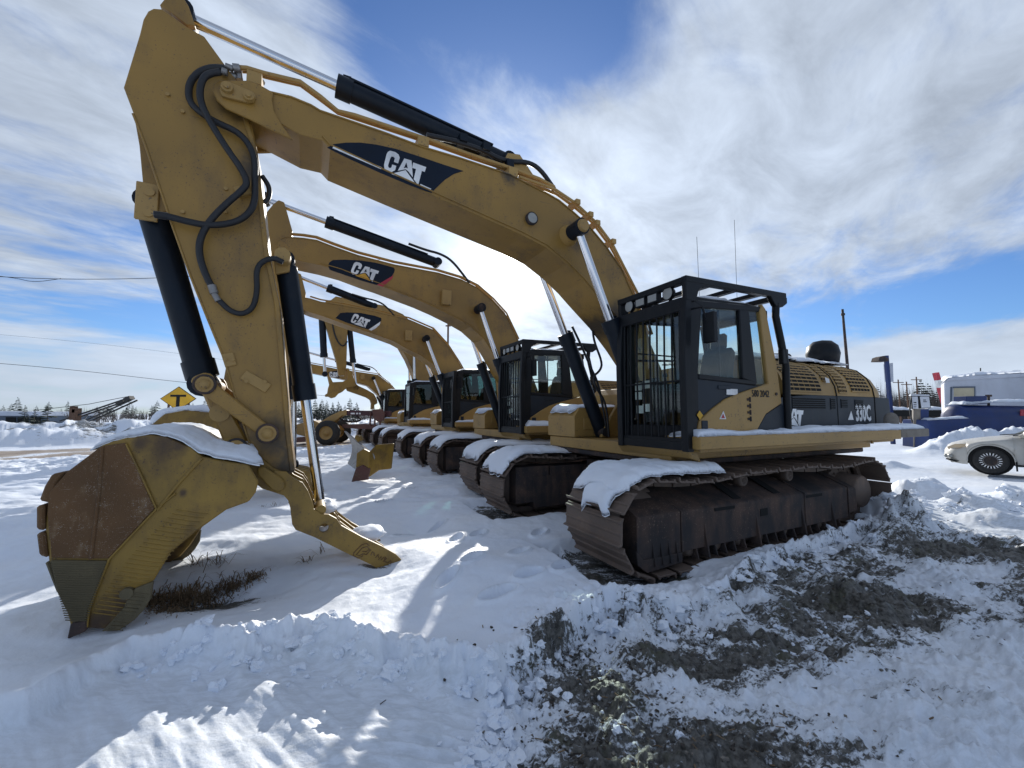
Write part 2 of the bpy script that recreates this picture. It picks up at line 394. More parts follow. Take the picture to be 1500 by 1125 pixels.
# ------------------------------------------------------------------ noise on arrays
def _h(ix, iy, sd):
    n = (ix.astype(np.int64)*374761393+iy.astype(np.int64)*668265263+sd*974634541) & 0x7fffffff
    n = ((n ^ (n >> 13))*1274126177) & 0x7fffffff
    return ((n ^ (n >> 16)) & 0xffff)/65535.0
def vn(x, y, sd=0):
    x = np.asarray(x, float); y = np.asarray(y, float)
    ix, iy = np.floor(x), np.floor(y); fx, fy = x-ix, y-iy
    fx = fx*fx*fx*(fx*(fx*6-15)+10); fy = fy*fy*fy*(fy*(fy*6-15)+10)
    a, b, c, d = _h(ix, iy, sd), _h(ix+1, iy, sd), _h(ix, iy+1, sd), _h(ix+1, iy+1, sd)
    return (a*(1-fx)+b*fx)*(1-fy)+(c*(1-fx)+d*fx)*fy
def fbm(x, y, sd=0, o=4, g=.5):
    x = np.asarray(x, float); y = np.asarray(y, float)
    s, a, t = 0, 1.0, 0
    for k in range(o):
        s = s+a*vn(x*2**k+17.3*k, y*2**k-9.1*k, sd+k); t += a; a *= g
    return s/t
def sst(x, a, b):
    t = np.clip((x-a)/(b-a), 0, 1); return t*t*(3-2*t)
# ------------------------------------------------------------------ snowy ground: one sheet from underfoot to the horizon
PL = .10                                            # level of the undisturbed snow
edge_px = [(-900, 1250), (-300, 1130), (40, 1062), (190, 968), (350, 965), (470, 948), (560, 975), (690, 988), (712, 1006), (760, 985), (830, 930),
           (900, 888), (1000, 895), (1060, 868), (1130, 822), (1200, 800), (1290, 770), (1380, 745), (1500, 735), (1900, 720), (2600, 716)]
EP = [gp(a, b, .05) for a, b in edge_px]
EA = np.array([math.atan2(x, y) for x, y in EP]); ED = np.array([math.hypot(x, y) for x, y in EP])
def blob(x, y, px, py, rx, ry, rot=0):
    """soft patch of ground round a point, radii in metres"""
    cx, cy = gp(px, py, .03); c, s = math.cos(rot), math.sin(rot)
    u = ((x-cx)*c+(y-cy)*s)/rx; v = (-(x-cx)*s+(y-cy)*c)/ry
    return np.exp(-(u*u+v*v))
FOOT = [(668, 800, .6), (690, 850, .3), (655, 880, .5), (760, 830, .2), (775, 870, 0), (730, 900, -.2), (560, 745, .4), (600, 720, .3), (790, 792, .3), (812, 812, .2), (826, 850, .1), (842, 897, -.3), (735, 765, .5), (700, 792, .4), (905, 900, 1.2), (640, 772, .3), (590, 785, .3)]
def ground_fields(x, y):
    d = np.hypot(x, y); az = np.arctan2(x, y)
    db = np.interp(az, EA, ED)
    n1 = fbm(x*.55, y*.55, 1, 4); n2 = fbm(x*2.2, y*2.2, 5, 5); n3 = fbm(x*9, y*9, 9, 4); n4 = fbm(x*26, y*26, 13, 3)
    s = d-db+(n2-.5)*.28+(n3-.5)*.12
    undist = sst(s, -.06, .05)                       # 1 on the untouched snow, 0 on the scraped ground in front of it
    near = 1-sst(d, 14, 30)
    base = -.04+(n2-.5)*.05+.075*(1-sst(az, -.35, .0))
    snow = PL+(n1-.5)*.22*near+(n2-.5)*.045+(n3-.5)*.016*near
    h = base*(1-undist)+snow*undist
    left = 1-sst(az, -.06, .02)                      # crisp broken ledge on the left half
    ridge = np.exp(-((s-.06)/.10)**2)*(.15*n3+.05*n4-.02)*sst(az, -.95, -.55)+np.exp(-((s-.06)/.2)**2)*.03
    h = h+ridge*(left*1.0+(1-left)*.40)*near
    # scraped streaks left by a blade, lower left
    u = x*.80-y*.60; v = x*.60+y*.80
    scr = (1-undist)*left*near
    st = fbm(v*7, u*1.1, 21, 4); st2 = vn(v*26, u*2.0, 25)
    h = h+scr*((st-.5)*.06+(st2-.5)*.014+np.maximum(fbm(v*3.2, u*.7, 27, 3)-.5, 0)*.10)
    # tread print, lower middle
    tp = blob(x, y, 640, 1085, .30, .22)*scr
    h = h+tp*.02*np.sin(y*2*math.pi/.085)
    # crumbled snow and mud, right half
    crum = (1-undist)*(1-left)*near
    h = h+crum*((n3-.5)*.10+(n4-.5)*.05+np.maximum(n2-.52, 0)*.45+(vn(x*60, y*60, 77)-.5)*.012)
    rough = np.exp(-((s-.1)/.45)**2)*(1-left)*near
    h = h+rough*((n3-.5)*.10+(n4-.5)*.04)
    # machine 1 pressed into the snow: trench round the near track and behind it
    lx = cM*(x-O1[0])+sM*(y-O1[1]); ly = -sM*(x-O1[0])+cM*(y-O1[1])
    def pad(x0, x1, y0, y1, m): return sst(lx, x0-m, x0)*(1-sst(lx, x1, x1+m))*sst(ly, y0-m, y0)*(1-sst(ly, y1, y1+m))
    tr = np.maximum(np.maximum(pad(-2.5, 2.62, .8, 1.74, .10), pad(1.75, 2.66, .8, 1.9, .2)), pad(-2.5, 2.6, -1.9, -.75, .25))
    h = h*(1-tr)+(-.05+(n3-.5)*.04)*tr
    h = h+np.exp(-(((lx-.2)/2.4)**4))*np.exp(-((ly-2.25)/.20)**2)*(.05+.10*(n2-.3))   # snow pushed up along the track
    h = h+np.exp(-((lx+2.2)/.55)**2-((ly-2.25)/.3)**2)*(.12+.30*n3)                         # heap at the sprocket
    # bucket: hollow on the mouth side, drifted snow before it
    h = h-.16*blob(x, y, 300, 872, .55, .30, .15)-.05*blob(x, y, 560, 830, .3, .14)
    h = h+.10*blob(x, y, 330, 800, .5, .22)*(n2+.3)+.07*blob(x, y, 60, 930, .5, .35)
    h = h-.13*blob(x, y, 135, 935, .55, .35, .3)-.07*blob(x, y, 560, 842, .4, .18)
    # wide drift in the middle and dip beyond the thumb
    h = h+.10*blob(x, y, 700, 850, .55, .8)-.16*blob(x, y, 612, 775, .38, .35)+.06*blob(x, y, 660, 745, .6, .5)
    for fx, fy, rot in FOOT:
        g = blob(x, y, fx, fy, .16, .065, rot+.8); h = h-.12*sst(g, .2, .6)+.03*(sst(g, .04, .2)-sst(g, .2, .5))
    # driveway behind machine 1 is flat and packed, with wheel ruts
    drive = sst(d, 8.0, 9.5)*sst(az, .42, .52)*(1-sst(d, 40, 60))
    rut = np.sin(((x*.30-y*.95)*2.1))*.02
    clod = 1-sst(d, 7.5, 10.0)
    h = h*(1-drive)+drive*(.06+rut+(n2-.5)*.03+(n3-.5)*.012)*1.0
    h = h+1.12*np.exp(-((y-(19.6-.12*x))/1.1)**2)*sst(az, .752, .835)*(.45+.9*n2)*(1-sst(x, 30, 40))
    h = h+.28*np.exp(-((y-(12.8-.02*x))/.5)**2)*sst(az, .66, .74)*(.2+n2)*(1-sst(x, 11.3, 12.2))
    # clods and lumps by the driveway on the right
    for px, py, r, hh in ((1335, 726, .34, .30), (1352, 722, .40, .22), (1385, 730, .35, .12), (1424, 742, .36, .20), (1455, 740, .25, .12), (1498, 735, .36, .26), (1440, 765, .3, .10), (1480, 768, .3, .10), (1285, 760, .3, .26), (1320, 772, .3, .14)):
        g = blob(x, y, px, py, r, r*1.1); h = h+hh*sst(g, .1, .9)*(.65+.6*n2)+hh*g*(n3-.5)*.5
    # mid distance: lumpy snow between the machines
    mid = sst(d, 5, 9)*(1-sst(d, 16, 24))*(1-drive)
    h = h+mid*(fbm(x*.9, y*2.4, 31, 4)-.5)*.20
    # road on the left and the bank beyond it
    rx = (x+20.3)*.835+(y-16.4)*.55; ry = -(x+20.3)*.55+(y-16.4)*.835           # along / across
    road = (1-sst(np.abs(ry+.3), 1.9, 3.1))*sst(-x, 6, 10)
    h = h*(1-road)+.02*road
    bank = sst(ry, 3.4, 5.8)*(1-sst(ry, 9.5, 16))*sst(-x, 2, 12)
    h = h+bank*(.25+1.35*fbm(x*.40, y*.40, 41, 4)*(.6+.5*vn(x*.11, y*.11, 44))+.35*(n2-.5)+.5*(fbm(x*1.3, y*1.3, 47, 4)-.5))
    h = h+sst(-x, 5, 9)*(1-sst(np.abs(ry+5.5), 2, 5))*((n2-.5)*.22+(n3-.5)*.08)
    far = sst(d, 45, 90); h = h*(1-far)+(-.05+(fbm(x*.02, y*.02, 51, 3)-.5)*.6)*far
    # what covers the snow
    mud = np.zeros_like(x)
    for px, py, a, b, rot, amp in ((1270, 875, 1.0, .46, -.15, 1.0), (1440, 805, 1.5, .45, -.1, .92), (1180, 905, .6, .28, -.2, .75), (880, 1000, .50, .34, -.3, .74), (830, 945, .40, .16, .5, .70), (1010, 955, .6, .24, 0, .82), (1130, 930, .5, .22, -.2, .78),
                                 (1060, 1085, .7, .32, 0, .82), (900, 1100, .5, .28, 0, .80), (1190, 1120, .4, .15, 0, .6), (1340, 1010, .5, .14, 0, .28), (1000, 905, .5, .12, -.1, .55), (1150, 850, .5, .14, -.3, .55), (1330, 785, .6, .3, 0, .55), (1250, 800, .4, .2, 0, .4), (760, 1000, .2, .1, .5, .55)):
        mud = np.maximum(mud, amp*blob(x, y, px, py, a, b, rot))
    wide = (.05+.50*sst(fbm(x*1.1+y*.4, y*2.2-x*.8, 63, 4), .42, .66))*(1-left)*near*sst(d, .8, 1.6)*(1-sst(d, 7, 10))
    mud = np.maximum(mud, wide*(1-undist))
    mud = mud*(1-sst(s, .10, .42))
    mud = np.maximum(mud, .34*np.exp(-((s+.05)/.12)**2)*(1-left)*near)
    mud = np.maximum(mud, .95*blob(x, y, 300, 880, .42, .17, .15))
    mud = np.maximum(mud, .9*blob(x, y, 545, 833, .20, .06))
    mud = np.maximum(mud, tr*.62*sst(-h, -.06, .04))
    mud = np.maximum(mud, .30*road)
    mud = np.maximum(mud, bank*.62*sst(fbm(x*.9, y*.9, 61, 4), .42, .60))
    ice = np.clip((1-undist)*near*(.35+.9*(n2-.3)), 0, 1)+drive*.35
    return h, mud, road*sst(fbm(x*.25, y*.25, 71, 3), .1, .4), np.clip(ice, 0, 1)
def make_ground():
    fine = np.linspace(-R(58), R(60), 900); back = np.linspace(R(60), 2*math.pi-R(58), 90)[1:-1]
    azs = np.concatenate([fine, back]); na = len(azs)
    ds = np.concatenate([[.02, .5], np.geomspace(.9, 26, 640), np.geomspace(26.6, 320, 120), np.geomspace(350, 5000, 16)]); nd = len(ds)
    A, Dd = np.meshgrid(azs, ds)
    x = (Dd*np.sin(A)).ravel(); y = (Dd*np.cos(A)).ravel()
    h, mud, road, ice = ground_fields(x, y)
    v = np.stack([x, y, h], 1).astype(np.float32)
    i, j = np.meshgrid(np.arange(nd-1), np.arange(na), indexing='ij'); j2 = (j+1) % na
    q = np.stack([i*na+j, (i+1)*na+j, (i+1)*na+j2, i*na+j2], -1).reshape(-1, 4)[:, ::-1].astype(np.int32)
    me = bpy.data.meshes.new('ground')
    me.vertices.add(len(v)); me.vertices.foreach_set('co', v.ravel())
    me.loops.add(q.size); me.loops.foreach_set('vertex_index', q.ravel())
    me.polygons.add(len(q)); me.polygons.foreach_set('loop_start', np.arange(0, q.size, 4, dtype=np.int32))
    me.polygons.foreach_set('use_smooth', np.ones(len(q), bool))
    for nm, a in (('mud', mud), ('road', road), ('ice', ice)):
        at_ = me.attributes.new(nm, 'FLOAT', 'POINT'); at_.data.foreach_set('value', a.astype(np.float32))
    me.materials.append(M['ground']); me.update(calc_edges=True)
    return put('ground', me, kind='structure', label='snow covered yard with a scraped muddy edge and a sanded road')
make_ground()
def gh(x, y): return float(ground_fields(np.array([x]), np.array([y]))[0][0])
# ------------------------------------------------------------------ snow lying on things
def snow_strip(name, path, half, thick, label, seed=1, mi=0, world=None, droop=.4, nv=12, step=.04, ragged=.25, parent=None):
    """snow along a path of (x, y, z) points in a machine's frame, 'half' = vector from the middle line to the edge"""
    pts = [Vector(p) for p in path]; L = [0]
    for a, b in zip(pts, pts[1:]): L.append(L[-1]+(b-a).length)
    n = max(6, int(L[-1]/step)); vs = []; hv = Vector(half); hw = hv.length
    ts = np.linspace(0, L[-1], n+1)
    nvv = nv
    for a, t in enumerate(ts):
        k = max(0, min(len(pts)-2, int(np.searchsorted(L, t, 'right'))-1)); f = (t-L[k])/max(1e-6, L[k+1]-L[k])
        p = pts[k].lerp(pts[k+1], f); e = min(1.0, min(t, L[-1]-t)/max(.05, thick*1.1))
        dirv = (pts[k+1]-pts[k]).normalized(); nrm = hv.cross(dirv).normalized()
        if nrm.z < 0: nrm = -nrm
        up = (nrm*.6+Vector((0, 0, 1))*.4).normalized()
        for b in range(nvv+1):
            v = -1+2*b/nvv
            lim = 1.0-ragged*min(1.0, 2.2*max(0, fbm([t*4.5+seed*3.1], [7.7*(v > 0)+seed], seed, 4, .65)[0]-.32))
            sc_ = math.copysign(abs(v)**.75, v)*lim
            prof = max(0.0, 1-abs(v)**3.4)**.62
            q = p+hv*sc_
            hh = thick*prof*math.sqrt(max(0, 1-(1-e)**2))*(.20+1.0*fbm([t*2.0+seed], [v*hw*2.0], seed+3, 2)[0]+.28*fbm([t*9+seed], [v*hw*9], seed+5, 3)[0])
            endj = dirv*((vn([v*hw*7+seed], [t], seed+8)[0]-.5)*thick*1.4*(1-e))
            jx = fbm([q.x*14+seed], [q.z*14+q.y*5], seed+21, 3)[0]-.5; jy = fbm([q.x*13+q.z*9], [q.y*14+seed], seed+31, 3)[0]-.5
            vs.append(q+up*(hh+.004+jx*thick*.26)+endj+hv.normalized()*(jy*.026*min(1, hw*3) if abs(v) < .999 else jy*.022-math.copysign(.012, v)))
    m = nvv+1
    fs = [[i*m+j, i*m+j+1, (i+1)*m+j+1, (i+1)*m+j] for i in range(n) for j in range(nvv)]
    base = len(vs); vs2 = vs+[Vector(p)-Vector((0, 0, .012)) for p in vs]
    rim = [j for j in range(m)]+[i*m+nvv for i in range(1, n+1)]+[n*m+j for j in range(nvv-1, -1, -1)]+[i*m for i in range(n-1, 0, -1)]
    fs += [[rim[k], rim[(k+1) % len(rim)], rim[(k+1) % len(rim)]+base, rim[k]+base] for k in range(len(rim))]
    if world is not None: vs2 = [to_world(world, p) for p in vs2]
    mb = MB(); mb.add(vs2, fs, 0, True)
    return mb.build(name, M['snow'], parent, label=label, kind='stuff')
def snow_blob(name, c, r, label, seed=3, sq=(1, 1, .6), world=None, n=10):
    mb = MB(); mb.ball((0, 0, 0), 1, n)
    vs = []
    for p in mb.v:
        k = 1+.5*(fbm([p[0]*1.7+seed*5], [p[1]*1.7+p[2]*2.3], seed, 3)[0]-.5)*2*.7
        q = (c[0]+p[0]*r*k*sq[0], c[1]+p[1]*r*k*sq[1], c[2]+p[2]*r*k*sq[2])
        vs.append(to_world(world, q) if world is not None else q)
    mb.v = [tuple(q) for q in vs]
    return mb.build(name, M['snow'], None, label=label, kind='stuff')
# ------------------------------------------------------------------ excavators
CACHE = {}
def part(name, key, fn, mats, parent, bevel=0.0, **tg):
    """a part whose mesh is shared by every machine that has the same one"""
    if key is None or key not in CACHE:
        mb = MB(); fn(mb); me = mb.mesh(name, mats)
        if key is None: return put(name, me, parent, bevel, **tg)
        CACHE[key] = me
    return put(name, CACHE[key], parent, bevel, **tg)
GROUP = 'excavators parked in a row'

# lettering of the emblem, as outlines on a 220 x 100 card
CATL = {'C': [(690, 180), (740, 193), (775, 218), (786, 250), (770, 306), (728, 291), (738, 255), (722, 238), (702, 238), (690, 262), (670, 326), (674, 346), (690, 356), (704, 344), (711, 318), (752, 331), (740, 374), (702, 395), (660, 386), (633, 356), (630, 320), (655, 215), (668, 192)],
        'A': [(832, 257), (904, 278), (917, 443), (873, 386), (846, 364), (767, 379)],
        'v': [(852, 300), (866, 356), (846, 349), (826, 356)],
        'T': [(920, 297), (1051, 344), (1036, 391), (1007, 381), (970, 524), (926, 463), (949, 362), (911, 349)],
        'tri': [(845, 374), (942, 506), (704, 410)]}
def affine(src, dst):
    A = np.array([[a, b, 1] for a, b in src], float); B = np.array(dst, float)
    X = np.linalg.solve(A, B); return lambda p: tuple(np.array([p[0], p[1], 1.0]) @ X)
def emblem(i, y, decal, lets, parent, tri='white', bars=None, stripe=None, stripem='red', plate='decal'):
    d = None
    if decal:
        mb = MB(); mb.prism(SP(decal, y, i), y+.001, y+.005); d = mb.build('emblem', M[plate], parent)
    mb = MB(); e = .0095
    for k in 'CATv':
        if k == 'v': mb.prism(SP([lets(p) for p in CATL[k]], y, i), y+.006, y+e+.003, 1)
        else: mb.prism(SP([lets(p) for p in CATL[k]], y, i), y+.005, y+e)
    for b in (bars or []): mb.prism(SP(b, y, i), y+.005, y+e)
    mb.prism(SP([lets(p) for p in CATL['tri']], y, i), y+.005, y+e, 2)
    if stripe: mb.prism(SP(stripe, y, i), y+.005, y+e, 3)
    mb.build('lettering', [M['white'], M['decal'], M[tri], M[stripem]], d if d and d.parent is None else parent)
def text_mesh(body, size, sx=1.0, bold=0.0):
    c = bpy.data.curves.new('lettering', 'FONT'); c.body = body; c.size = size; c.extrude = .002; c.offset = bold
    c.resolution_u = 2
    o = bpy.data.objects.new('lettering', c); COL.objects.link(o)
    bpy.context.view_layer.update()
    me = bpy.data.meshes.new_from_object(o.evaluated_get(bpy.context.evaluated_depsgraph_get()))
    bpy.data.objects.remove(o); bpy.data.curves.remove(c)
    me.transform(Matrix.Diagonal((sx, 1, 1, 1))); me.name = 'lettering'; return me
FACE_L = Matrix(((-1, 0, 0, 0), (0, 0, 1, 0), (0, 1, 0, 0), (0, 0, 0, 1)))     # text on a face that looks along +y

def shoe_mesh():
    if 'shoe' not in CACHE:
        mb = MB()
        prof = [(-.138, -.030), (-.10, -.014), (.112, -.014), (.124, -.004), (.130, .012), (.126, .046), (.112, .046), (.100, .008), (.030, .006), (.022, .020), (.004, .020), (-.006, .006),
                (-.085, .006), (-.094, .024), (-.112, .024), (-.122, .002), (-.140, -.014)]
        mb.prism(prof, -.47, .47)
        CACHE['shoe'] = mb.mesh('track_shoe', M['track'])
    return CACHE['shoe']
TX0, TX1, TR, TZ = 2.06, -2.25, .47, .50
def track_path():
    """points round the track with the direction of travel and the outward direction"""
    pts = []
    for x in np.linspace(TX1, TX0, 40): pts.append((x, TZ-TR))
    for a in np.linspace(-90, 90, 24)[1:-1]: pts.append((TX0+TR*math.cos(R(a)), TZ+TR*math.sin(R(a))))
    for x in np.linspace(TX0, TX1, 60):
        u = (TX0-x)/(TX0-TX1); sag = .05*math.sin(math.pi*min(1, u/.38))**2+.012*math.sin(math.pi*max(0, min(1, (u-.39)/.22)))**2+.045*math.sin(math.pi*max(0, (u-.62)/.38))**2
        pts.append((x, TZ+TR-sag))
    for a in np.linspace(90, 270, 24)[1:-1]: pts.append((TX1+TR*math.cos(R(a)), TZ+TR*math.sin(R(a))))
    return pts
def track_stations(pitch=.292):
    P = np.array(track_path()+[track_path()[0]]); L = np.r_[0, np.cumsum(np.hypot(*np.diff(P, axis=0).T))]
    n = int(round(L[-1]/pitch)); out = []
    for k in range(n):
        s = (k+.5)*L[-1]/n
        x, z = np.interp(s, L, P[:, 0]), np.interp(s, L, P[:, 1])
        x2, z2 = np.interp((s+.02) % L[-1], L, P[:, 0]), np.interp((s+.02) % L[-1], L, P[:, 1])
        x1, z1 = np.interp((s-.02) % L[-1], L, P[:, 0]), np.interp((s-.02) % L[-1], L, P[:, 1])
        out.append((x, z, math.atan2(z2-z1, x2-x1)))
    return out
ST = track_stations()
def track(root, i, yc, sg, pieces):
    """one crawler: frame, rollers, sprocket, chain and its shoes; sg = +1 on the cab side"""
    def fr(mb):
        o = lambda y: sg*y
        inner, outer = abs(yc)-.38, abs(yc)+.385
        def slab(x0, x1, zt, zb, ytop, flare=0):
            sec = [(sg*inner, zb+.05), (sg*outer, zb), (sg*(outer+flare), zt-.02), (sg*(outer-.03), zt), (sg*ytop, zt+.17), (sg*inner, zt+.17)]
            mb.prism(sec, x0, x1, 0, 'x')
        slab(-1.66, 1.63, .63, .20, abs(yc)-.06)
        slab(1.66, 2.27, .64, .19, abs(yc)-.02, .006)
        slab(-1.92, -1.69, .60, .26, abs(yc)-.02, -.01)
        mb.box((0, sg*(inner+.10), .40), (3.9, .22, .5))
        # lower apron with a turned-out foot
        mb.prism([(1.66, .20), (2.2, .20), (2.30, .30), (2.28, .16), (2.16, .07), (1.66, .10)], sg*(outer-.12), sg*(outer+.02))
        mb.prism([(-1.6, .20), (1.62, .20), (1.62, .10), (-1.6, .12)], sg*(outer-.2), sg*(outer-.15))
        for x in (2.06, 1.95, 1.84, 1.73): mb.prism([(sg*(outer), .36), (sg*(outer+.045), .12), (sg*outer, .12)], x-.008, x+.008, 0, 'x')
        for x in (1.28, .38, -.55, -1.25): mb.prism([(sg*outer, .46), (sg*(outer+.055), .10), (sg*(outer-.1), .10)], x-.012, x+.012, 0, 'x')
        for x in (1.42, 1.12, .96, .80, .62, .2, .02, -.16, -.36, -.72, -.9, -1.08, -1.42): mb.prism([(sg*(outer-.02), .26), (sg*(outer+.03), .09), (sg*(outer-.12), .09)], x-.010, x+.010, 0, 'x')
        # weld seams
        for x in (1.645, -.62, -1.68): mb.tube([(x, sg*(outer+.004), .2), (x, sg*(outer+.004), .62), (x, sg*(abs(yc)-.04), .80)], .012, 6)
    f = part('track', ('trk', yc), fr, M['trackdark'], root, .012)
    def slots(mb):
        o = abs(yc)+.385
        mb.box((0, 0, 0), (.14, .012, .085))
    o_ = abs(yc)+.386
    for k_, (c_, d_) in enumerate((((.24, .47), (.14, .012, .085)), ((.95, .585), (.34, .014, .035)), ((-.82, .575), (.40, .014, .035)))):
        part('slot', ('slot', k_), lambda mb: mb.box((0, 0, 0), d_), M['slot'], f).location = (c_[0], sg*o_, c_[1])
    for x in (.62, -.15): part('slot', ('slot', 'top', sg), lambda mb: mb.box((0, 0, 0), (.13, .34, .012), Matrix.Rotation(sg*-.46, 3, 'X')), M['slot'], f).location = (x, sg*(abs(yc)+.16), .726)
    for x in (.35, -.61):
        def rol(mb):
            mb.lathe([(-.16, .001), (-.16, .07), (.0, .07), (.0, .085), (.10, .085), (.12, .075), (.125, .05), (.11, .045), (.11, .02), (.13, .015), (.13, .001)], (0, 0, 0), (0, sg, 0), 18)
            mb.box((0, sg*-.1, -.10), (.08, .12, .2))
        o = part('carrier_roller', ('rol', sg), rol, M['track'], f); o.location = (x, sg*(abs(yc)+.10), .835)
    for x in np.linspace(1.45, -1.5, 8):
        part('track_roller', ('trl', sg), lambda mb: mb.lathe([(-.12, .001), (-.12, .13), (.0, .13), (.02, .10), (.08, .095), (.10, .06), (.105, .001)], (0, 0, 0), (0, sg, 0), 16), M['track'], f).location = (x, sg*(abs(yc)+.24), .20)
    def spro(mb):
        n = 46; rr = lambda k: .40+(.035 if k % 2 else -.02)
        ring = [(rr(k)*math.cos(2*math.pi*k/n), rr(k)*math.sin(2*math.pi*k/n)) for k in range(n)]
        mb.prism(ring, -.04, .04)
        mb.lathe([(-.3, .26), (.10, .26), (.12, .24), (.30, .235), (.325, .21), (.33, .001)], (0, 0, 0), (0, sg, 0), 28)
        for k in range(14): a = 2*math.pi*k/14; mb.cyl((.31*math.cos(a), sg*.04, .31*math.sin(a)), (.31*math.cos(a), sg*.06, .31*math.sin(a)), .018, n=6)
    o = part('sprocket', ('spr', sg), spro, M['track'], f); o.location = (TX1, yc, TZ)
    def idl(mb): mb.lathe([(-.14, .001), (-.14, .34), (-.05, .36), (-.05, .42), (.05, .42), (.05, .36), (.14, .34), (.14, .001)], (0, 0, 0), (0, 1, 0), 28)
    o = part('idler', ('idl',), idl, M['track'], f); o.location = (TX0, yc, TZ)
    def chain(mb):
        for s in (-.11, .11):
            for (x, z, a) in ST:
                rot = Matrix.Rotation(-a, 3, 'Y'); n = rot @ Vector((0, 0, 1))
                c = Vector((x, yc+s, z))+n*.06      # inward
                mb.box(c, (.27, .045, .085), rot)
    part('track_chain', ('chn', yc), chain, M['track'], f, kind='stuff')
    if pieces:
        me = shoe_mesh()
        for (x, z, a) in ST:
            o = put('track_shoe', me, f, .004); o.location = (x, yc+random.uniform(-.006, .006), z); o.rotation_euler = (0, -a+math.pi+random.uniform(-.03, .03), 0)
    else:
        def alls(mb):
            src = shoe_mesh(); vs0 = [v.co.copy() for v in src.vertices]; fs = [list(p.vertices) for p in src.polygons]
            for (x, z, a) in ST:
                rot = Matrix.Rotation(-a+math.pi, 3, 'Y'); mb.add([rot @ v+Vector((x, yc, z)) for v in vs0], fs)
        part('track_shoes', ('shoes', yc), alls, M['track'], f, kind='stuff')
    return f

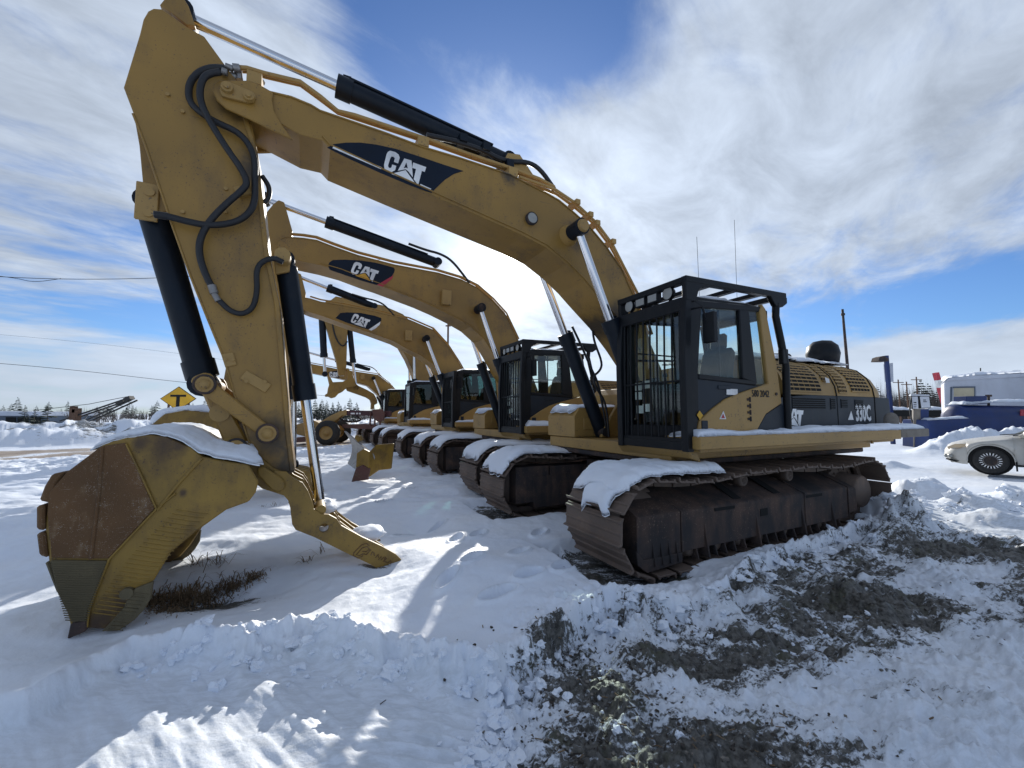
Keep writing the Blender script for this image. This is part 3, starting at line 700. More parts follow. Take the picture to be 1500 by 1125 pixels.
HS = [(1.45, 1.40), (1.45, 1.95), (1.43, 2.10), (1.36, 2.27), (1.22, 2.42), (.98, 2.52), (0, 2.56)]
def hsec(u):
    """point of the hood's curved flank, u from 0 at the beltline to 1 at the top edge"""
    p = HS[1:6]; L = [0]
    for a, b in zip(p, p[1:]): L.append(L[-1]+math.hypot(b[0]-a[0], b[1]-a[1]))
    t = u*L[-1]
    k = max(0, min(len(p)-2, int(np.searchsorted(L, t, 'right'))-1)); f = (t-L[k])/(L[k+1]-L[k])
    return (p[k][0]+(p[k+1][0]-p[k][0])*f, p[k][1]+(p[k+1][1]-p[k][1])*f)
def house(root, i, walk=True):
    def deck(mb):
        mb.prism([(1.30, -1.42), (1.34, 1.40), (-3.3, 1.42), (-3.3, -1.42)], 1.10, 1.27, 0, 'z')
        mb.prism([(1.36, 1.16), (1.42, 1.24), (1.42, 1.29), (1.30, 1.29), (1.2, 1.10)], .55, 1.72)
    part('deck_frame', ('deck',), deck, M['yellow2'], root, .01)
    def under(mb):
        mb.cyl((0, 0, .9), (0, 0, 1.10), .78, .74, 32)
        mb.box((0, 0, .70), (2.0, 1.5, .42)); mb.box((.75, 0, .62), (.42, 2.1, .30)); mb.box((-.75, 0, .62), (.42, 2.1, .30))
        mb.prism([(1.30, -1.38), (1.30, 1.36), (-3.2, 1.36), (-3.2, -1.38)], 1.02, 1.098, 0, 'z')
    part('carbody', ('under',), under, M['trackdark'], root, .015)
    def hood(mb):
        full = [(y, z) for y, z in HS[1:]]+[(-y, z) for y, z in HS[1:-1][::-1]]
        prev = None; secs = []
        for x, k, dz_ in ((-.92, 1, 0), (-3.42, 1, 0), (-3.62, .985, -.03), (-3.82, .95, -.13), (-3.98, .90, -.28), (-4.06, .86, -.42)):
            secs.append([(x, y*k, max(1.90, z+dz_*(z-1.95)/.6)) for y, z in full])
        n = len(full); vs = [p for s_ in secs for p in s_]
        fs = [[a*n+b, a*n+b+1, (a+1)*n+b+1, (a+1)*n+b] for a in range(len(secs)-1) for b in range(n-1)]
        mb.add(vs, fs, 0, True); mb.add(secs[0], [list(range(n))]); mb.add(secs[-1], [list(range(n))[::-1]])
    hd = part('engine_hood', ('hood',), hood, M['yellow2'], root)
    def seams(mb):
        for x in (-2.26, -3.44): mb.tube([(x, p[0]+.003, p[1]) for p in HS[:6]], .012, 5)
    part('seam', ('seams',), seams, M['slot'], hd)
    for (x0, x1, u0, u1, ns) in ((-1.0, -1.86, .06, .92, 11), (-1.98, -2.2, .30, .92, 8), (-2.34, -2.60, .06, .92, 11), (-2.74, -3.34, .10, .90, 10)):
        def gr(mb, x0=x0, x1=x1, u0=u0, u1=u1, ns=ns):
            q = [hsec(u0+(u1-u0)*k/10) for k in range(11)]
            vs = [(x, y+.004, z+.003) for y, z in q for x in (x0, x1)]
            mb.add(vs, [[2*k, 2*k+1, 2*k+3, 2*k+2] for k in range(10)], 1, True)
            for k in range(ns+1):
                y, z = hsec(u0+(u1-u0)*k/ns); mb.bar((x0, y+.006, z+.004), (x1, y+.006, z+.004), .020, .020, 0)
            for k in range(1, 6):
                x = x0+(x1-x0)*k/6
                mb.tube([(x, y+.004, z+.004) for y, z in q], .006, 4)
        part('grille', ('gr', x0), gr, [M['yellow2'], M['slot']], hd)
    def panel(mb):
        mb.prism([(-.44, 1.27), (-.44, 1.95), (-.925, 2.02), (-.925, 1.27)], -1.38, 1.38)
        for s in (1, -1):
            mb.prism([(-.44, 1.27), (-.44, 1.86), (-1.2, 1.93), (-1.5, 1.948), (-3.42, 1.948), (-3.42, 1.27)], s*1.40, s*1.458)
            mb.prism([(-3.45, 1.27), (-3.45, 1.948), (-3.98, 1.94), (-4.06, 1.27)], s*1.30, s*1.44)
    sp_ = part('side_panel', ('spanel',), panel, M['darkgrey'], root, .008)
    def cw(mb): mb.prism([(-3.3, 1.22), (-3.3, 1.93), (-4.02, 1.93), (-4.10, 1.7), (-4.08, 1.22)], -1.29, 1.29)
    part('counterweight', ('cw',), cw, M['darkgrey'], root, .04)
    for (x0, x1, z0, z1, ns) in ((-1.05, -1.92, 1.74, 1.90, 5), (-2.06, -2.2, 1.74, 1.90, 5), (-2.36, -2.56, 1.76, 1.89, 5), (-2.78, -3.05, 1.74, 1.89, 5)):
        def gr2(mb, x0=x0, x1=x1, z0=z0, z1=z1, ns=ns):
            mb.box(((x0+x1)/2, 1.458, (z0+z1)/2), (abs(x1-x0), .008, z1-z0), None, 1)
            for k in range(ns+1): mb.box(((x0+x1)/2, 1.464, z0+(z1-z0)*k/ns), (abs(x1-x0), .012, .010), None, 0)
        part('vent', ('vt', x0), gr2, [M['darkgrey'], M['slot']], sp_)
    def tbox(mb):
        mb.prism([(1.32, 1.28), (1.32, 1.62), (1.22, 1.76), (.35, 1.78), (.35, 1.28)], -.62, -1.45)
        mb.box((.84, -.612, 1.50), (.6, .012, .2))
    part('tool_box', ('tbox',), tbox, M['yellow2'], root, .012)
    def tank(mb): mb.prism([(.34, 1.28), (.34, 2.0), (.2, 2.12), (-.43, 2.14), (-.43, 1.28)], -.55, -1.45)
    part('fuel_tank', ('tank',), tank, M['yellow2'], root, .015)
    for s in (1, -1):
        b_ = part('boom_bracket', ('bbr', s), lambda mb: mb.prism([(.95, 1.28), (.75, 1.60), (.45, 2.02), (.15, 2.05), (-.25, 1.28)], s*.40, s*.46), M['yellow2'], root, .01)
        part('pin', ('bbp', s), lambda mb: (mb.cyl((.3, s*.36, 1.88), (.3, s*.49, 1.88), .07, n=16), mb.cyl((.86, s*.38, 1.36), (.86, s*.66, 1.36), .07, n=12)), M['trackdark'], b_)
    return sp_, hd
def walkway(root, x1=-4.10, key='walk'):
    def wk(mb):
        mb.prism([(1.43, 1.27), (1.43, 1.41), (-3.12, 1.41), (-3.12, 1.27)], 1.40, 1.90)
        mb.box((-.85, 1.65, 1.25), (4.4, .36, .04))
        mb.cyl((-2.3, 1.86, 1.27), (-2.3, 1.86, 1.22), .02, n=8)
    o = part('walkway', (key,), wk, M['yellow2'], root, .01)
    def wk2(mb): mb.prism([(-3.125, 1.29), (-3.125, 1.412), (x1, 1.415), (x1, 1.29)], 1.42, 1.902)
    part('walkway_end', (key, 'e'), wk2, M['concrete'], o, .008)

def cab(root, i, guard=2, tint='glass'):
    """guard 2: roof frame and front bars, 1: front bars only, 0: plain"""
    def body(mb):
        for (ya, yb) in ((1.68, 1.735), (.66, .715)):
            mb.prism([(1.40, 1.30), (1.41, 2.3), (1.33, 2.99), (1.11, 3.0), (1.13, 2.9), (1.225, 2.12), (1.235, 1.62), (1.29, 1.45), (1.29, 1.30)], ya, yb)
            mb.prism([(1.325, 2.992), (.0, 3.06), (.0, 2.985), (1.115, 2.915)], ya, yb+.002)
            mb.prism([(.455, 2.975), (.265, 2.985), (.16, 2.04), (.44, 2.10)], ya, yb+.006)
            mb.prism([(1.22, 2.125), (.17, 2.085), (.17, 2.02), (1.225, 2.06)], ya, yb+.004)
        mb.prism([(1.40, 1.30), (-.36, 1.30), (-.36, 2.05), (-.2, 2.1), (1.1, 2.02), (1.2, 1.6), (1.38, 1.52)], .66, .70)
        mb.prism([(1.34, 2.99), (1.15, 3.06), (.2, 3.09), (-.10, 3.07), (-.12, 3.0), (1.3, 2.95)], .72, 1.68)
        mb.box((.52, 1.2, 1.34), (1.75, 1.0, .08))
        mb.box((1.385, 1.2, 1.42), (.05, .98, .22)); mb.box((1.34, 1.2, 2.93), (.06, .98, .14))
        mb.box((-.30, 1.2, 1.70), (.05, .98, .7)); mb.box((-.16, 1.2, 2.98), (.08, .98, .12))
        for y in (.74, 1.66): mb.bar((-.30, y, 2.0), (-.12, y, 3.0), .07, .07)
        for y in (.73, 1.67): mb.bar((1.39, y, 1.3), (1.35, y, 2.98), .07, .08)
    c = part('cab', ('cab',), body, M['black'], root, .012)
    def yel(mb):
        mb.prism([(1.285, 1.30), (1.285, 1.46), (1.24, 1.585), (1.0, 1.728), (.78, 1.838), (.45, 1.932), (-.05, 2.05), (.055, 3.0), (.0, 3.09), (-.07, 3.03), (-.25, 2.3), (-.32, 1.8), (.02, 1.66), (.22, 1.45), (.22, 1.30)], 1.685, 1.748)
    p = part('door_panel', ('cyel',), yel, M['yellow2'], c, .01)
    def drk(mb):
        mb.prism([(1.245, 2.07), (.15, 2.02), (-.03, 2.04), (.45, 1.934), (.78, 1.84), (1.0, 1.73), (1.235, 1.59)], 1.69, 1.725)
        mb.prism([(-.322, 1.79), (.02, 1.657), (.218, 1.45), (.218, 1.30), (-.44, 1.30), (-.44, 1.78)], 1.685, 1.742)
        mb.box((1.17, 1.75, 1.52), (.10, .02, .13)); mb.box((.78, 1.73, 1.98), (.22, .012, .05))
    part('lower_panel', ('cdrk',), drk, M['darkgrey'], c, .006)
    def hinge(mb):
        for z in (1.60, 1.68, 1.76, 1.84): mb.cyl((.34, 1.752, z-.03), (.34, 1.752, z+.03), .012, n=8); mb.box((.37, 1.749, z), (.05, .008, .03))
        mb.cyl((-.2, 1.745, 1.92), (-.2, 1.76, 1.92), .02, n=10)
    part('hinge', ('hng',), hinge, M['trackdark'], c)
    def pane(nm, poly, y, key):
        part(nm, key, lambda mb: mb.prism(poly, y, y+.008), M[tint], c)
    pane('door_window', [(1.115, 2.905), (.455, 2.97), (.44, 2.09), (1.22, 2.11)], 1.70, ('pn1', tint)); pane('door_window', [(1.115, 2.905), (.455, 2.97), (.44, 2.09), (1.22, 2.11)], .68, ('pn2', tint))
    pane('rear_side_window', [(.27, 2.985), (.055, 3.0), (-.05, 2.055), (.165, 2.03)], 1.71, ('pn3', tint)); pane('rear_side_window', [(.27, 2.985), (-.12, 3.0), (-.28, 2.06), (.165, 2.03)], .69, ('pn4', tint))
    part('windscreen', ('ws', tint), lambda mb: mb.prism([(.76, 1.50), (1.64, 1.50), (1.64, 2.88), (.76, 2.88)], 1.365, 1.372, 0, 'x'), M[tint], c)
    part('rear_window', ('rw', tint), lambda mb: mb.box((-.21, 1.2, 2.5), (.008, .9, .92), Matrix.Rotation(.18, 3, 'Y')), M[tint], c)
    def slide(mb):
        mb.box((.79, 1.69, 2.52), (.022, .012, .82)); mb.box((.5, 1.2, 2.12), (.02, .9, .02)); mb.bar((.2, .70, 2.45), (1.2, .70, 2.40), .02, .03)
        mb.bar((.05, 1.0, 2.1), (.1, 1.0, 2.9), .02, .02); mb.bar((-.02, .7, 2.5), (1.2, .7, 2.5), .015, .02)
    part('window_bar', ('slide',), slide, M['black'], c)
    def seat(mb):
        mb.prism([(.80, 1.72), (.82, 1.86), (.35, 1.84), (.25, 1.74)], .95, 1.45)
        mb.prism([(.42, 1.84), (.24, 2.48), (.16, 2.58), (.08, 2.5), (.22, 1.80)], .98, 1.42)
        mb.prism([(.20, 2.56), (.17, 2.78), (.09, 2.76), (.11, 2.54)], 1.08, 1.32)
        mb.box((.55, 1.2, 1.55), (.4, .4, .34)); mb.box((.62, 1.50, 1.98), (.5, .08, .06)); mb.box((.62, .90, 1.98), (.5, .08, .06))
    part('operator_seat', ('seat',), seat, M['seat'], c, .03)
    def cons(mb):
        mb.box((1.0, .86, 1.80), (.3, .2, .5)); mb.box((1.15, .95, 2.06), (.04, .2, .15))
        for y in (.98, 1.46): mb.cyl((.92, y, 1.95), (.95, y, 2.15), .016, n=8); mb.ball((.95, y, 2.18), .035, 6)
        for y in (1.12, 1.28): mb.cyl((1.18, y, 1.4), (1.12, y, 1.95), .014, n=8); mb.box((1.2, y, 1.47), (.2, .1, .02))
    part('control_console', ('cons',), cons, M['seat'], c)
    part('paper_notice', ('note',), lambda mb: [mb.box((1.352, y, z), (.004, .12, .10)) for y, z in ((.90, 2.02), (1.04, 2.04), (.90, 1.9), (1.03, 1.74), (.92, 1.72))], M['white'], c)
    def mir(mb):
        mb.box((1.28, 1.95, 2.62), (.06, .15, .34)); mb.tube([(1.36, 1.74, 2.86), (1.33, 1.90, 2.86), (1.30, 1.93, 2.70)], .014, 6)
    part('mirror', ('mir',), mir, M['black'], c, .02)
    if guard >= 1:
        for k in range(9):
            y = .76+.115*k
            part('guard_bar', ('gb',), lambda mb: mb.tube([(1.455, 0, 1.32), (1.455, 0, 2.3), (1.44, 0, 2.9)], .013, 6), M['black'], c).location = (0, y, 0)
        def gf(mb):
            for y in (.69, 1.75): mb.prism([(1.50, 1.24), (1.51, 2.3), (1.46, 3.0), (1.36, 3.0), (1.41, 2.3), (1.40, 1.24)], y-.045, y+.045)
            mb.box((1.44, 1.22, 2.92), (.05, 1.0, .16)); mb.box((1.455, 1.22, 1.36), (.03, 1.0, .05)); mb.box((1.455, 1.22, 2.04), (.02, 1.0, .025))
            mb.box((1.43, 1.2, 1.30), (.10, 1.1, .10))
        part('front_guard', ('gf',), gf, M['black'], c, .008)
    if guard >= 2:
        def tg_(mb):
            za, zb = 3.215, 3.25
            mb.box((1.42, 1.22, za-.02), (.09, 1.14, .075)); mb.bar((1.46, 1.765, za-.015), (-.44, 1.765, zb-.01), .08, .075); mb.bar((1.46, .68, za-.015), (-.44, .68, zb-.01), .08, .075)
            mb.box((-.42, 1.22, zb-.012), (.08, 1.14, .07))
            for x in (.95, .48, .02): mb.box((x, 1.22, za+.008), (.09, 1.06, .05))
            mb.prism([(1.46, 2.95), (1.46, 3.18), (1.10, 3.18), (1.24, 3.10), (1.30, 2.95)], 1.735, 1.80)
            mb.prism([(1.46, 2.95), (1.46, 3.18), (1.30, 3.18), (1.34, 2.95)], .65, .71)
            mb.prism([(-.46, 3.22), (-.08, 3.22), (-.20, 3.08), (-.36, 3.08), (-.46, 3.14)], 1.735, 1.80)
            mb.tube([(-.27, 1.76, 3.12), (-.25, 1.76, 2.95), (-.34, 1.76, 2.62), (-.42, 1.76, 2.3), (-.40, 1.76, 1.42)], .048, 8)
            mb.tube([(-.27, .70, 3.12), (-.25, .70, 2.95), (-.42, .70, 2.3), (-.40, .70, 1.42)], .048, 8)
            mb.box((-.40, 1.76, 1.43), (.18, .14, .03)); mb.box((-.37, 1.765, 2.42), (.12, .07, .20))
        part('roof_guard', ('tg',), tg_, M['black'], c, .008)
        for y, rnd in ((.86, 1), (1.07, 0), (1.28, 0), (1.52, 1)):
            def lt(mb, rnd=rnd):
                if rnd: mb.lathe([(-.05, .03), (-.03, .07), (.03, .08), (.035, .075)], (0, 0, 0), (1, 0, 0), 18); mb.lathe([(.030, .076), (.034, .05), (.036, .001)], (0, 0, 0), (1, 0, 0), 18, 1)
                else: mb.box((0, 0, 0), (.07, .17, .115)); mb.box((.037, 0, 0), (.006, .14, .085), None, 1)
                mb.box((-.02, 0, -.085), (.03, .03, .05))
            part('work_light', ('wl', rnd), lt, [M['black'], M['lens']], c).location = (1.42, y, 3.10)
    return c

def cyl_part(root, name, a, b, split, r, rr, y, key=None, barrel='navy', head=True):
    """hydraulic ram: barrel from a, rod to b; a, b are (x, z)"""
    A, B = Vector((a[0], y, a[1])), Vector((b[0], y, b[1])); Cc = A.lerp(B, split); d = (B-A).normalized()
    def br(mb):
        mb.cyl(A+d*r*.6, Cc, r, n=20)
        if head: mb.cyl(Cc-d*.16, Cc+d*.012, r*1.13, n=20); mb.box(Cc-d*.10+Vector((0, 0, r*1.15)), (.09, .07, .06))
        mb.cyl(A-Vector((0, .13, 0)), A+Vector((0, .13, 0)), r*.85, n=16)
        mb.tube([A+d*.25+Vector((0, r*.75, r*.85)), Cc-d*.12+Vector((0, r*.75, r*.85))], .016, 6)
    o = part(name, None, br, M[barrel], root)
    def rod(mb):
        mb.cyl(Cc, B-d*rr*1.5, rr, n=18)
    part('rod', None, rod, M['chrome'], o)
    def eye(mb): mb.cyl(B-Vector((0, .12, 0)), B+Vector((0, .12, 0)), rr*1.9, n=16)
    part('rod_eye', None, eye, M[barrel], o)
    return o

def poly_smooth(p, n=1):
    for _ in range(n):
        q = []
        for a, b in zip(p, p[1:]+p[:1]):
            q += [(a[0]*.8+b[0]*.2, a[1]*.8+b[1]*.2), (a[0]*.2+b[0]*.8, a[1]*.2+b[1]*.8)]
        p = q
    return p
def boom_part(root, top, bot, i, w=.34, foot=((.15, 2.02), (.12, 1.78), (.42, 1.72)), mat_='yellow'):
    """top outline surveyed on the near side plate, bottom outline on the far one"""
    P = SP(top, w, i)+list(foot)+SP(bot, -w, i)[::-1]
    def bm(mb):
        mb.prism(P, -w, w)
        t = SP(top, w, i)
        for s in (1, -1):
            q = [(a, s*(w+.006), b-.02) for a, b in t[2:]]; mb.tube(q, .013, 5)
            q = [(a, s*(w+.006), b+.045) for a, b in SP(bot, -w, i)[2:]]; mb.tube(q, .012, 5)
    return part('boom', None, bm, M[mat_], root, .012), P
# ---------------- machine 1, the front one
def base(i, label, guard, pieces, tint='glass', walk=True, group=GROUP):
    x, y = root_xy(i)
    rt = empty('excavator', (x, y, 0), MY, label=label, cat='excavator', group=group)
    for yc, sg in ((1.415, 1), (-1.26, -1)): track(rt, i, yc, sg, pieces)
    pn, hd = house(rt, i); walkway(rt, *((-4.10, 'walk') if i == 0 else (-3.6, 'walk2')))
    c = cab(rt, i, guard, tint)
    return rt, pn, hd, c
ex1, pn1, hd1, cab1 = base(0, 'large yellow excavator nearest the camera with cab guard cage and wide steel side walkway', 2, True)
top1 = [(312, 134), (314, 126), (321, 121), (344, 121), (368, 121), (389, 131), (427, 140), (456, 152), (469, 160), (560, 191), (620, 213.5), (675, 230), (747, 254), (772, 267), (800, 281), (819, 292), (842, 311), (863, 330), (888, 360), (911, 393), (928, 432), (952, 500)]
bot1 = [(392, 222), (440, 247), (470, 254), (480, 265), (564.5, 301), (676, 347), (733, 370.5), (767, 387), (794, 408), (818, 431), (832, 447), (863, 481), (887, 513), (903, 537)]
M['boompaint'] = grimy('yellow', 'greasy_boom_paint', [(*S(846, 345, .34), .22), (*S(330, 140, .34), .2), (*S(745, 258, .34), .14), (*S(905, 470, .34), .3)])
boom1, BP1 = boom_part(ex1, top1, bot1, 0, mat_='boompaint')
# fork plates and pin retainer at the tip
def fork(mb):
    p = SP([(312, 134), (314, 126), (321, 121), (368, 121), (386, 130), (400, 138), (399, 150), (402, 166), (416, 190), (430, 208), (400, 194), (368, 178), (331, 161), (318, 149)], .345, 0)
    mb.prism(p, .343, .382)
part('fork_plate', None, fork, M['yellow'], boom1, .01)
def fork(mb): mb.prism(SP([(312, 134), (314, 126), (321, 121), (368, 121), (386, 130), (400, 138), (399, 150), (404, 166), (368, 166), (331, 158), (318, 149)], .345, 0), -.382, -.343)
part('fork_plate', None, fork, M['yellow'], boom1, .01)
def ret(mb):
    p = SP([(322, 134), (324, 126), (331, 122), (337, 123), (371, 137), (375, 143), (371, 151), (362, 152), (326, 143)], .39, 0)
    mb.prism(p, .385, .42)
    for q, r in (((333, 130), .055), ((364.5, 143), .05)):
        a = S(*q, .42); mb.cyl((a[0], .415, a[1]), (a[0], .455, a[1]), r, r*.9, 14); mb.cyl((a[0], .455, a[1]), (a[0], .47, a[1]), r*.5, n=6)
part('pin_retainer', None, ret, M['yellow2'], boom1, .006)
def bpipes(mb):
    for (off, yy) in ((0, .20), (-4, .27)):
        pts = [(347, 103+off), (362, 104+off), (389, 112+off), (440, 124+off), (470, 146+off), (495, 165+off*.5), (520, 173+off), (620, 206+off), (690, 231+off), (750, 251+off), (790, 266+off), (812, 278+off)]
        mb.tube(G3(pts, yy), .024, 8)
    mb.tube(G3([(760, 259), (812, 277), (842, 297), (874, 327), (897, 358), (920, 403), (935, 432), (955, 490)], .30), .022, 8)
    mb.tube(G3([(760, 263), (815, 284), (840, 302), (868, 326), (893, 359), (915, 399), (931, 435), (950, 490)], .18), .022, 8)
    for q in ((841, 300), (860, 318), (893, 357), (870, 330)):
        a = S(*q, .25); mb.box((a[0], .25, a[1]), (.07, .22, .07))
    for q in ((374, 118), (618, 209), (748, 253)):
        a = S(*q, .25); mb.box((a[0], .24, a[1]-.03), (.13, .20, .12))
part('boom_pipe', None, bpipes, M['yellow2'], boom1)
part('pipe_fitting', None, lambda mb: [mb.cyl(Vector((S(*a, .25)[0], yy, S(*a, .25)[1])), Vector((S(*b, .25)[0], yy, S(*b, .25)[1])), r, n=10) for a, b, r, yy in
     (((331, 99), (342, 103), .03, .27), ((342, 102), (352, 103), .042, .27), ((324, 105), (337, 108), .028, .21), ((337, 107), (348, 110), .04, .21), ((349, 96), (351, 116), .03, .24), ((372, 104), (382, 118), .045, .2))], M['steel'], boom1)
emblem(0, .34, [(470+a/6.818, 195+b/6.818) for a, b in [(62, 147), (130, 112), (250, 97), (400, 97), (560, 118), (750, 160), (1000, 240), (1250, 325), (1422, 380), (1330, 408), (1240, 465), (1160, 540), (1105, 597), (1050, 582), (900, 527), (600, 402), (300, 267), (120, 177)]],
       lambda p: (470+p[0]/6.818, 195+p[1]/6.818), boom1, bars=[[(470+a/6.818, 195+b/6.818) for a, b in q] for q in ([(125, 139), (607, 345), (600, 364), (116, 153)], [(993, 512), (1102, 560), (1086, 574), (985, 530)])])
def lamp(mb):
    a = S(779, 320, .37); mb.lathe([(-.02, .085), (.05, .085), (.055, .07)], (a[0], .34, a[1]), (0, 1, 0), 20); mb.lathe([(.052, .072), (.06, .05), (.063, .001)], (a[0], .34, a[1]), (0, 1, 0), 20, 1)
part('boom_light', None, lamp, [M['trackdark'], M['lens']], boom1)
bx, bz = S(846, 336, .56)
for s in (1, -1):
    part('boom_boss', None, lambda mb: mb.cyl((bx, s*.34, bz), (bx, s*.44, bz), .15, .12, 20), M['yellow2'], boom1)
    part('pin_cap', None, lambda mb: mb.cyl((bx, s*.685, bz), (bx, s*.72, bz), .09, .075, 18), M['yellow2'], boom1)
# boom rams
fx, fz = S(895, 655, -.55)
bx, bz = S(846, 336, .56)
foot = (fx+.10, fz+.05)
for s in (1, -1): cyl_part(ex1, 'boom_cylinder', foot, (bx, bz), .60, .115, .058, s*.56)
# arm ram along the top of the boom
a0, a1 = S(742, 238, 0), S(268, 24, 0)
arm = cyl_part(ex1, 'arm_cylinder', a0, a1, .60, .115, .06, 0)
part('ram_bracket', None, lambda mb: [mb.prism(SP([(725, 258), (735, 236), (752, 238), (772, 268)], 0), s*.16, s*.20) for s in (1, -1)], M['yellow2'], boom1)
part('hose', None, lambda mb: mb.tube(G3([(625, 198), (660, 205), (690, 214), (712, 222), (729, 232), (749, 237), (772, 237), (791, 247), (812, 277)], .22), .032, 8, smooth_pts=2), M['hose'], arm)
part('hose', None, lambda mb: mb.tube(G3([(628, 204), (668, 204), (700, 219), (725, 240), (745, 250), (800, 272)], .12), .028, 8, smooth_pts=2), M['hose'], arm)
part('hose_clamp', None, lambda mb: [mb.box((S(*q, .15)[0], .15, S(*q, .15)[1]), (.10, .26, .10)) for q in ((675, 209), (708, 222), (742, 246))], M['navy'], arm)
# stick
ST1 = [(205, 49), (210, 28), (217, 16), (225, 12), (237, 13), (251, 23), (275, 40), (299, 53), (315, 75), (328, 93), (350, 122), (369, 181), (377, 226), (382, 290), (389, 373), (404, 444), (414, 556), (421, 640), (427, 690), (418, 698), (405, 693), (389, 676), (367, 653), (344, 579), (329, 526), (303, 463), (279, 403), (251, 325), (236, 280), (195, 165), (181, 128)]
def stk(mb):
    mb.prism(SP(ST1, .25), -.25, .25)
    mb.prism(SP([(195, 163), (204, 213), (209, 267), (209, 306), (216, 314), (228, 313), (248, 308), (238, 278)], .16), -.16, .16)
    for s in (1, -1):
        mb.prism(SP([(236, 14), (247, 0), (258, -3), (270, 2), (278, 15), (288, 44), (275, 42), (252, 24)], .14), s*.13, s*.19)
    f_ = SP([(362, 170), (378, 226), (385, 290), (394, 373), (409, 444), (419, 556), (426, 640), (432, 690), (425, 694)], .25)
    mb.prism(f_+[(a+.045, b) for a, b in f_[::-1]], -.27, .27)
    mb.tube([(a, .252, b) for a, b in SP([(195, 167), (212, 210), (236, 281), (251, 326), (279, 404), (303, 464), (329, 527), (344, 580), (367, 654)], .25)], .012, 6)
M['stickpaint'] = grimy('yellow', 'greasy_yellow_paint', [(*S(398, 642, .25), .26), (*S(372, 245, .25), .2), (*S(345, 150, .25), .22), (*S(300, 552, .25), .16), (*S(420, 690, .25), .2)])
stick1 = part('stick', None, stk, M['stickpaint'], ex1, .012)
for q, w_, h_ in (((336, 527), .10, .13), ((375, 559), .26, .10)):
    def lug(mb):
        a = S(*q, .25); mb.box((a[0], .258, a[1]), (w_, .022, h_), Matrix.Rotation(-.55 if w_ > .2 else .3, 3, 'Y'))
        mb.cyl((a[0]+w_*.3, .26, a[1]), (a[0]+w_*.3, .285, a[1]), .018, n=8); mb.cyl((a[0]-w_*.3, .26, a[1]), (a[0]-w_*.3, .285, a[1]), .018, n=8)
    part('stick_lug', None, lug, M['yellow2'], stick1, .006)
def cyl_lug(mb):
    a = S(215, 295, .18); mb.box((a[0], .17, a[1]), (.17, .03, .36))
    for d in (.09, -.11): mb.cyl((a[0]-.02, .18, a[1]+d), (a[0]-.02, .20, a[1]+d), .04, n=12)
part('cylinder_lug', None, cyl_lug, M['yellow2'], stick1, .006)
for q in ((268, 164), (331, 277), (330, 311), (268, 311), (246, 139)): part('plug', None, lambda mb: mb.cyl((S(*q, .25)[0], .25, S(*q, .25)[1]), (S(*q, .25)[0], .268, S(*q, .25)[1]), .018, n=8), M['yellow2'], stick1)
def thumb_lug(mb):
    for q, rr in (((344, 123), 0), ((414, 374), .075)):
        if rr: a = S(*q, .28); mb.cyl((a[0], .10, a[1]), (a[0], .30, a[1]), rr, n=16)
    mb.prism(SP([(400, 372), (408, 362), (419, 364), (426, 378), (424, 398), (404, 402)], .14), .11, .16); mb.prism(SP([(400, 372), (408, 362), (419, 364), (426, 378), (424, 398), (404, 402)], .14), -.16, -.11)
part('thumb_lug', None, thumb_lug, M['yellow2'], stick1, .006)
HA = [(330, 100), (309, 98.5), (288, 107), (276, 125), (277, 149), (293, 165), (320, 181), (347, 192), (365, 211), (374, 235), (373, 262), (374, 293), (366, 312), (346, 326), (308, 331), (276, 325), (247, 317), (226, 314)]
HB = [(323, 105), (301, 109), (293, 125), (293, 149), (309, 181), (333, 219), (352, 245), (363, 267), (356, 278), (334, 296), (308, 322), (292, 350), (292, 376), (302, 405), (311, 421)]
HC = [(321, 440), (337, 456), (356, 461), (372, 450), (377, 424), (375, 395), (385, 382), (401, 377.6), (415, 384)]
def ymap(pts, y0, y1): return [(lambda q, y: (q[0], y, q[1]))(S(a, b, y0+(y1-y0)*k/(len(pts)-1)), y0+(y1-y0)*k/(len(pts)-1)) for k, (a, b) in enumerate(pts)]
for pts, ya, yb, r in ((HA, .30, .36, .030), (HB, .44, .31, .030), (HC, .30, .32, .026), ([(384, 258), (395, 274), (394, 290), (387, 297)], .20, .20, .025)):
    part('hose', None, lambda mb: mb.tube(ymap(pts, ya, yb), r, 10, smooth_pts=3), M['hose'], stick1)
for p, q, r in (((310, 418), (314, 430), .036), ((314, 430), (320, 441), .028), ((402, 378), (414, 384), .028), ((226, 314), (247, 317), .034), ((325, 104), (333, 107), .033)):
    a, b = S(*p, .31), S(*q, .31); part('hose_coupling', None, lambda mb: mb.cyl((a[0], .31, a[1]), (b[0], .31, b[1]), r, n=10), M['steel'], stick1)
a = S(356, 279, .29); part('hose_clamp', None, lambda mb: mb.box((a[0], .27, a[1]), (.13, .06, .10), Matrix.Rotation(.5, 3, 'Y')), M['yellow2'], stick1, .006)
